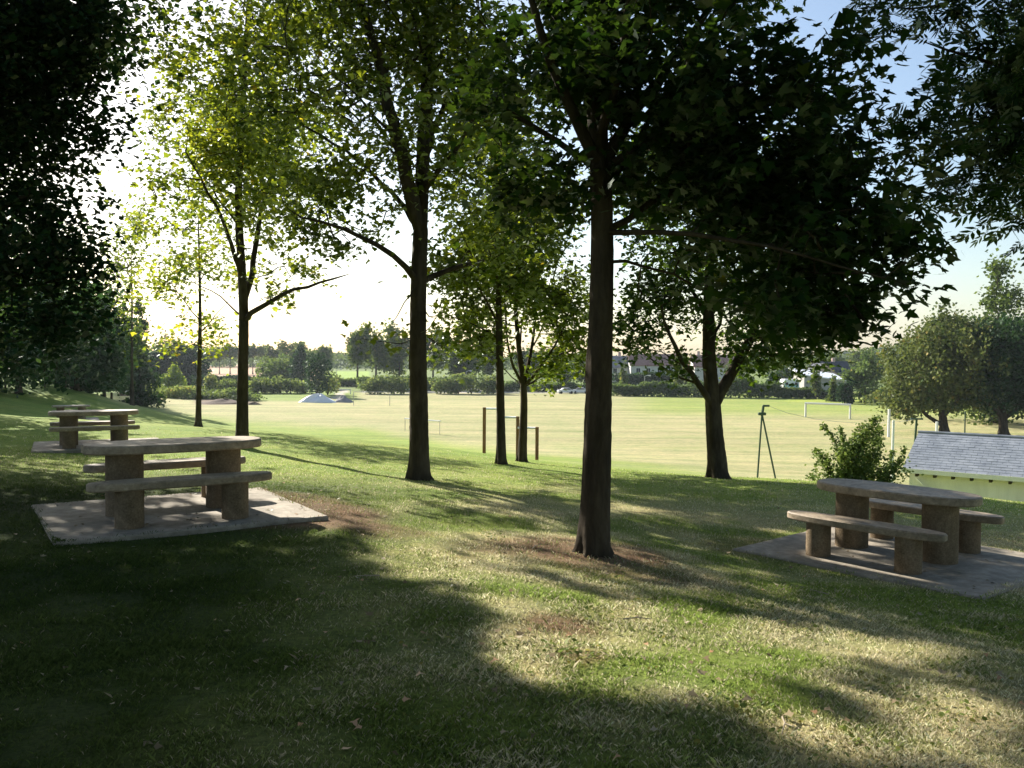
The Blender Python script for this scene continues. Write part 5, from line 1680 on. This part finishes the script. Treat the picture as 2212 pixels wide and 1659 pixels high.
# fallen leaves and small twigs
def litter():
    tv, k = TPL['maple']
    curl = tv.copy(); curl[:, 2] = .35 * np.abs(curl[:, 0]) ** 1.5 + .15 * np.sin(curl[:, 1] * 4)
    var = [mesh_np('fallen_leaf', curl, [len(tv)], np.arange(len(tv)), M['litter'], False, tint=[t]) for t in (.2, .5, .75, .95)]
    n = 0
    spots = [(1100, 1285), (1625, 1525), (1560, 1602), (1945, 1250), (830, 1215), (1960, 1270), (1440, 1350), (1235, 1380), (1520, 1430), (1780, 1545), (970, 1260), (345, 1120), (1010, 1585), (1460, 1325), (1985, 1335), (2130, 1420)]
    while n < 70:
        if n < len(spots): dx, dy = spots[n]
        else: dx, dy = random.uniform(600, 2212), random.uniform(1150, 1655)
        h = hit(dx, dy)
        o = link('fallen_leaf', var[n % 4])
        s = random.uniform(.035, .062)
        o.scale = (s, s, s)
        o.location = (h[0], h[1], h[2] + .026)
        o.rotation_euler = (random.uniform(-.25, .25), random.uniform(-.25, .25), random.random() * 6.28)
        tag(o, 'dry curled fallen maple leaf lying on the shaded grass', 'leaf', 'dry leaves lying on the near lawn')
        n += 1
    m = 1300
    y = np.sqrt(RNG.uniform(9, 15 ** 2, m)); x = RNG.uniform(-.6, .6, m) * y
    k = vnoise(x * .9, y * .9, 91) + .25 * RNG.random(m) > .55
    x, y = x[k], y[k]
    P = np.stack([x, y, ground(x, y) + .014], 1)
    # leaves blown onto the slabs
    for cx, cy_, ang, hx, hy, E in ((-3.56, 9.36, math.atan2(.545, .84), 1.2, 1.08, 1.68), (4.33, 9.83, math.atan2(-.75, .66), 1.3, 1.15, 2.2)):
        a, b = RNG.uniform(-hx, hx, 70), RNG.uniform(-hy, hy, 70)
        b = np.sign(b) * np.abs(b / hy) ** .6 * hy
        Q = np.stack([cx + a * math.cos(ang) - b * math.sin(ang), cy_ + a * math.sin(ang) + b * math.cos(ang), np.full(70, EYE[2] - E + .012)], 1)
        P = np.vstack([P, Q])
    m = len(P)
    X, T, N = frames(m, up=2.5, droop=0)
    tag(link('leaf_litter', leaves_mesh('leaf_litter', P, .018 + .03 * RNG.random(m), X, T, N, 'low', M['litter'], RNG.random(m))), kind='stuff')
litter()
def weeds():
    P = []
    for k in range(34):
        dx, dy = random.uniform(900, 2200), random.uniform(1190, 1640)
        if k < 6: dx, dy = [(1215, 1405), (1260, 1420), (1180, 1395), (1300, 1440), (1940, 1500), (1060, 1160)][k]
        h = hit(dx, dy)
        m = random.randint(18, 60)
        q = np.stack([RNG.normal(h[0], .13, m), RNG.normal(h[1], .13, m)], 1)
        P.append(np.column_stack([q, ground(q[:, 0], q[:, 1]) + RNG.uniform(.012, .035, m)]))
    P = np.vstack(P)
    X, T, N = frames(len(P), up=1.2, droop=0)
    tag(link('clover_patches', leaves_mesh('clover_patches', P, .014 + .022 * RNG.random(len(P)), X, T, N, 'six', M['shrub'], .3 + .7 * RNG.random(len(P)))), kind='stuff')
    for k, (dx, dy) in enumerate([(1345, 1345), (1150, 1190), (1790, 1290), (820, 1250), (1690, 1560)]):
        h = hit(dx, dy)
        a = k * 1.1
        v = np.array([math.cos(a), math.sin(a), 0])
        w = np.array([-v[1], v[0], 0])
        mb = MB()
        mb.tube([(0, 0, .012), tuple(v * .09 + w * .012 + (0, 0, .02)), tuple(v * .2 + (0, 0, .014))], [.005, .004, .002], 5)
        mb.tube([tuple(v * .09 + w * .012 + (0, 0, .02)), tuple(v * .14 + w * .05 + (0, 0, .03))], [.003, .0015], 4)
        o = mb.build('fallen_twig', M['twig'])
        o.location = h + np.array([0, 0, .012])
        tag(o, 'short pale forked twig lying on the near grass', 'twig', 'twigs lying on the near lawn')
weeds()

# ------------------------------------------------------------------ haze
def haze():
    mb = MB()
    mb.box((0, 0, (ZF - 1.5 + 50) / 2), (2840, 2840, 50 - (ZF - 1.5)))
    m = bpy.data.materials.new('haze')
    m.use_nodes = True
    nt = m.node_tree
    nt.nodes.remove(nt.nodes['Principled BSDF'])
    v = nt.nodes.new('ShaderNodeVolumePrincipled')
    v.inputs['Color'].default_value = (.80, .90, 1.0, 1)
    v.inputs['Density'].default_value = HAZE
    v.inputs['Anisotropy'].default_value = .3
    nt.links.new(v.outputs[0], nt.nodes['Material Output'].inputs['Volume'])
    tag(mb.build('haze', m), kind='stuff')
HAZE = 0.00012
haze()
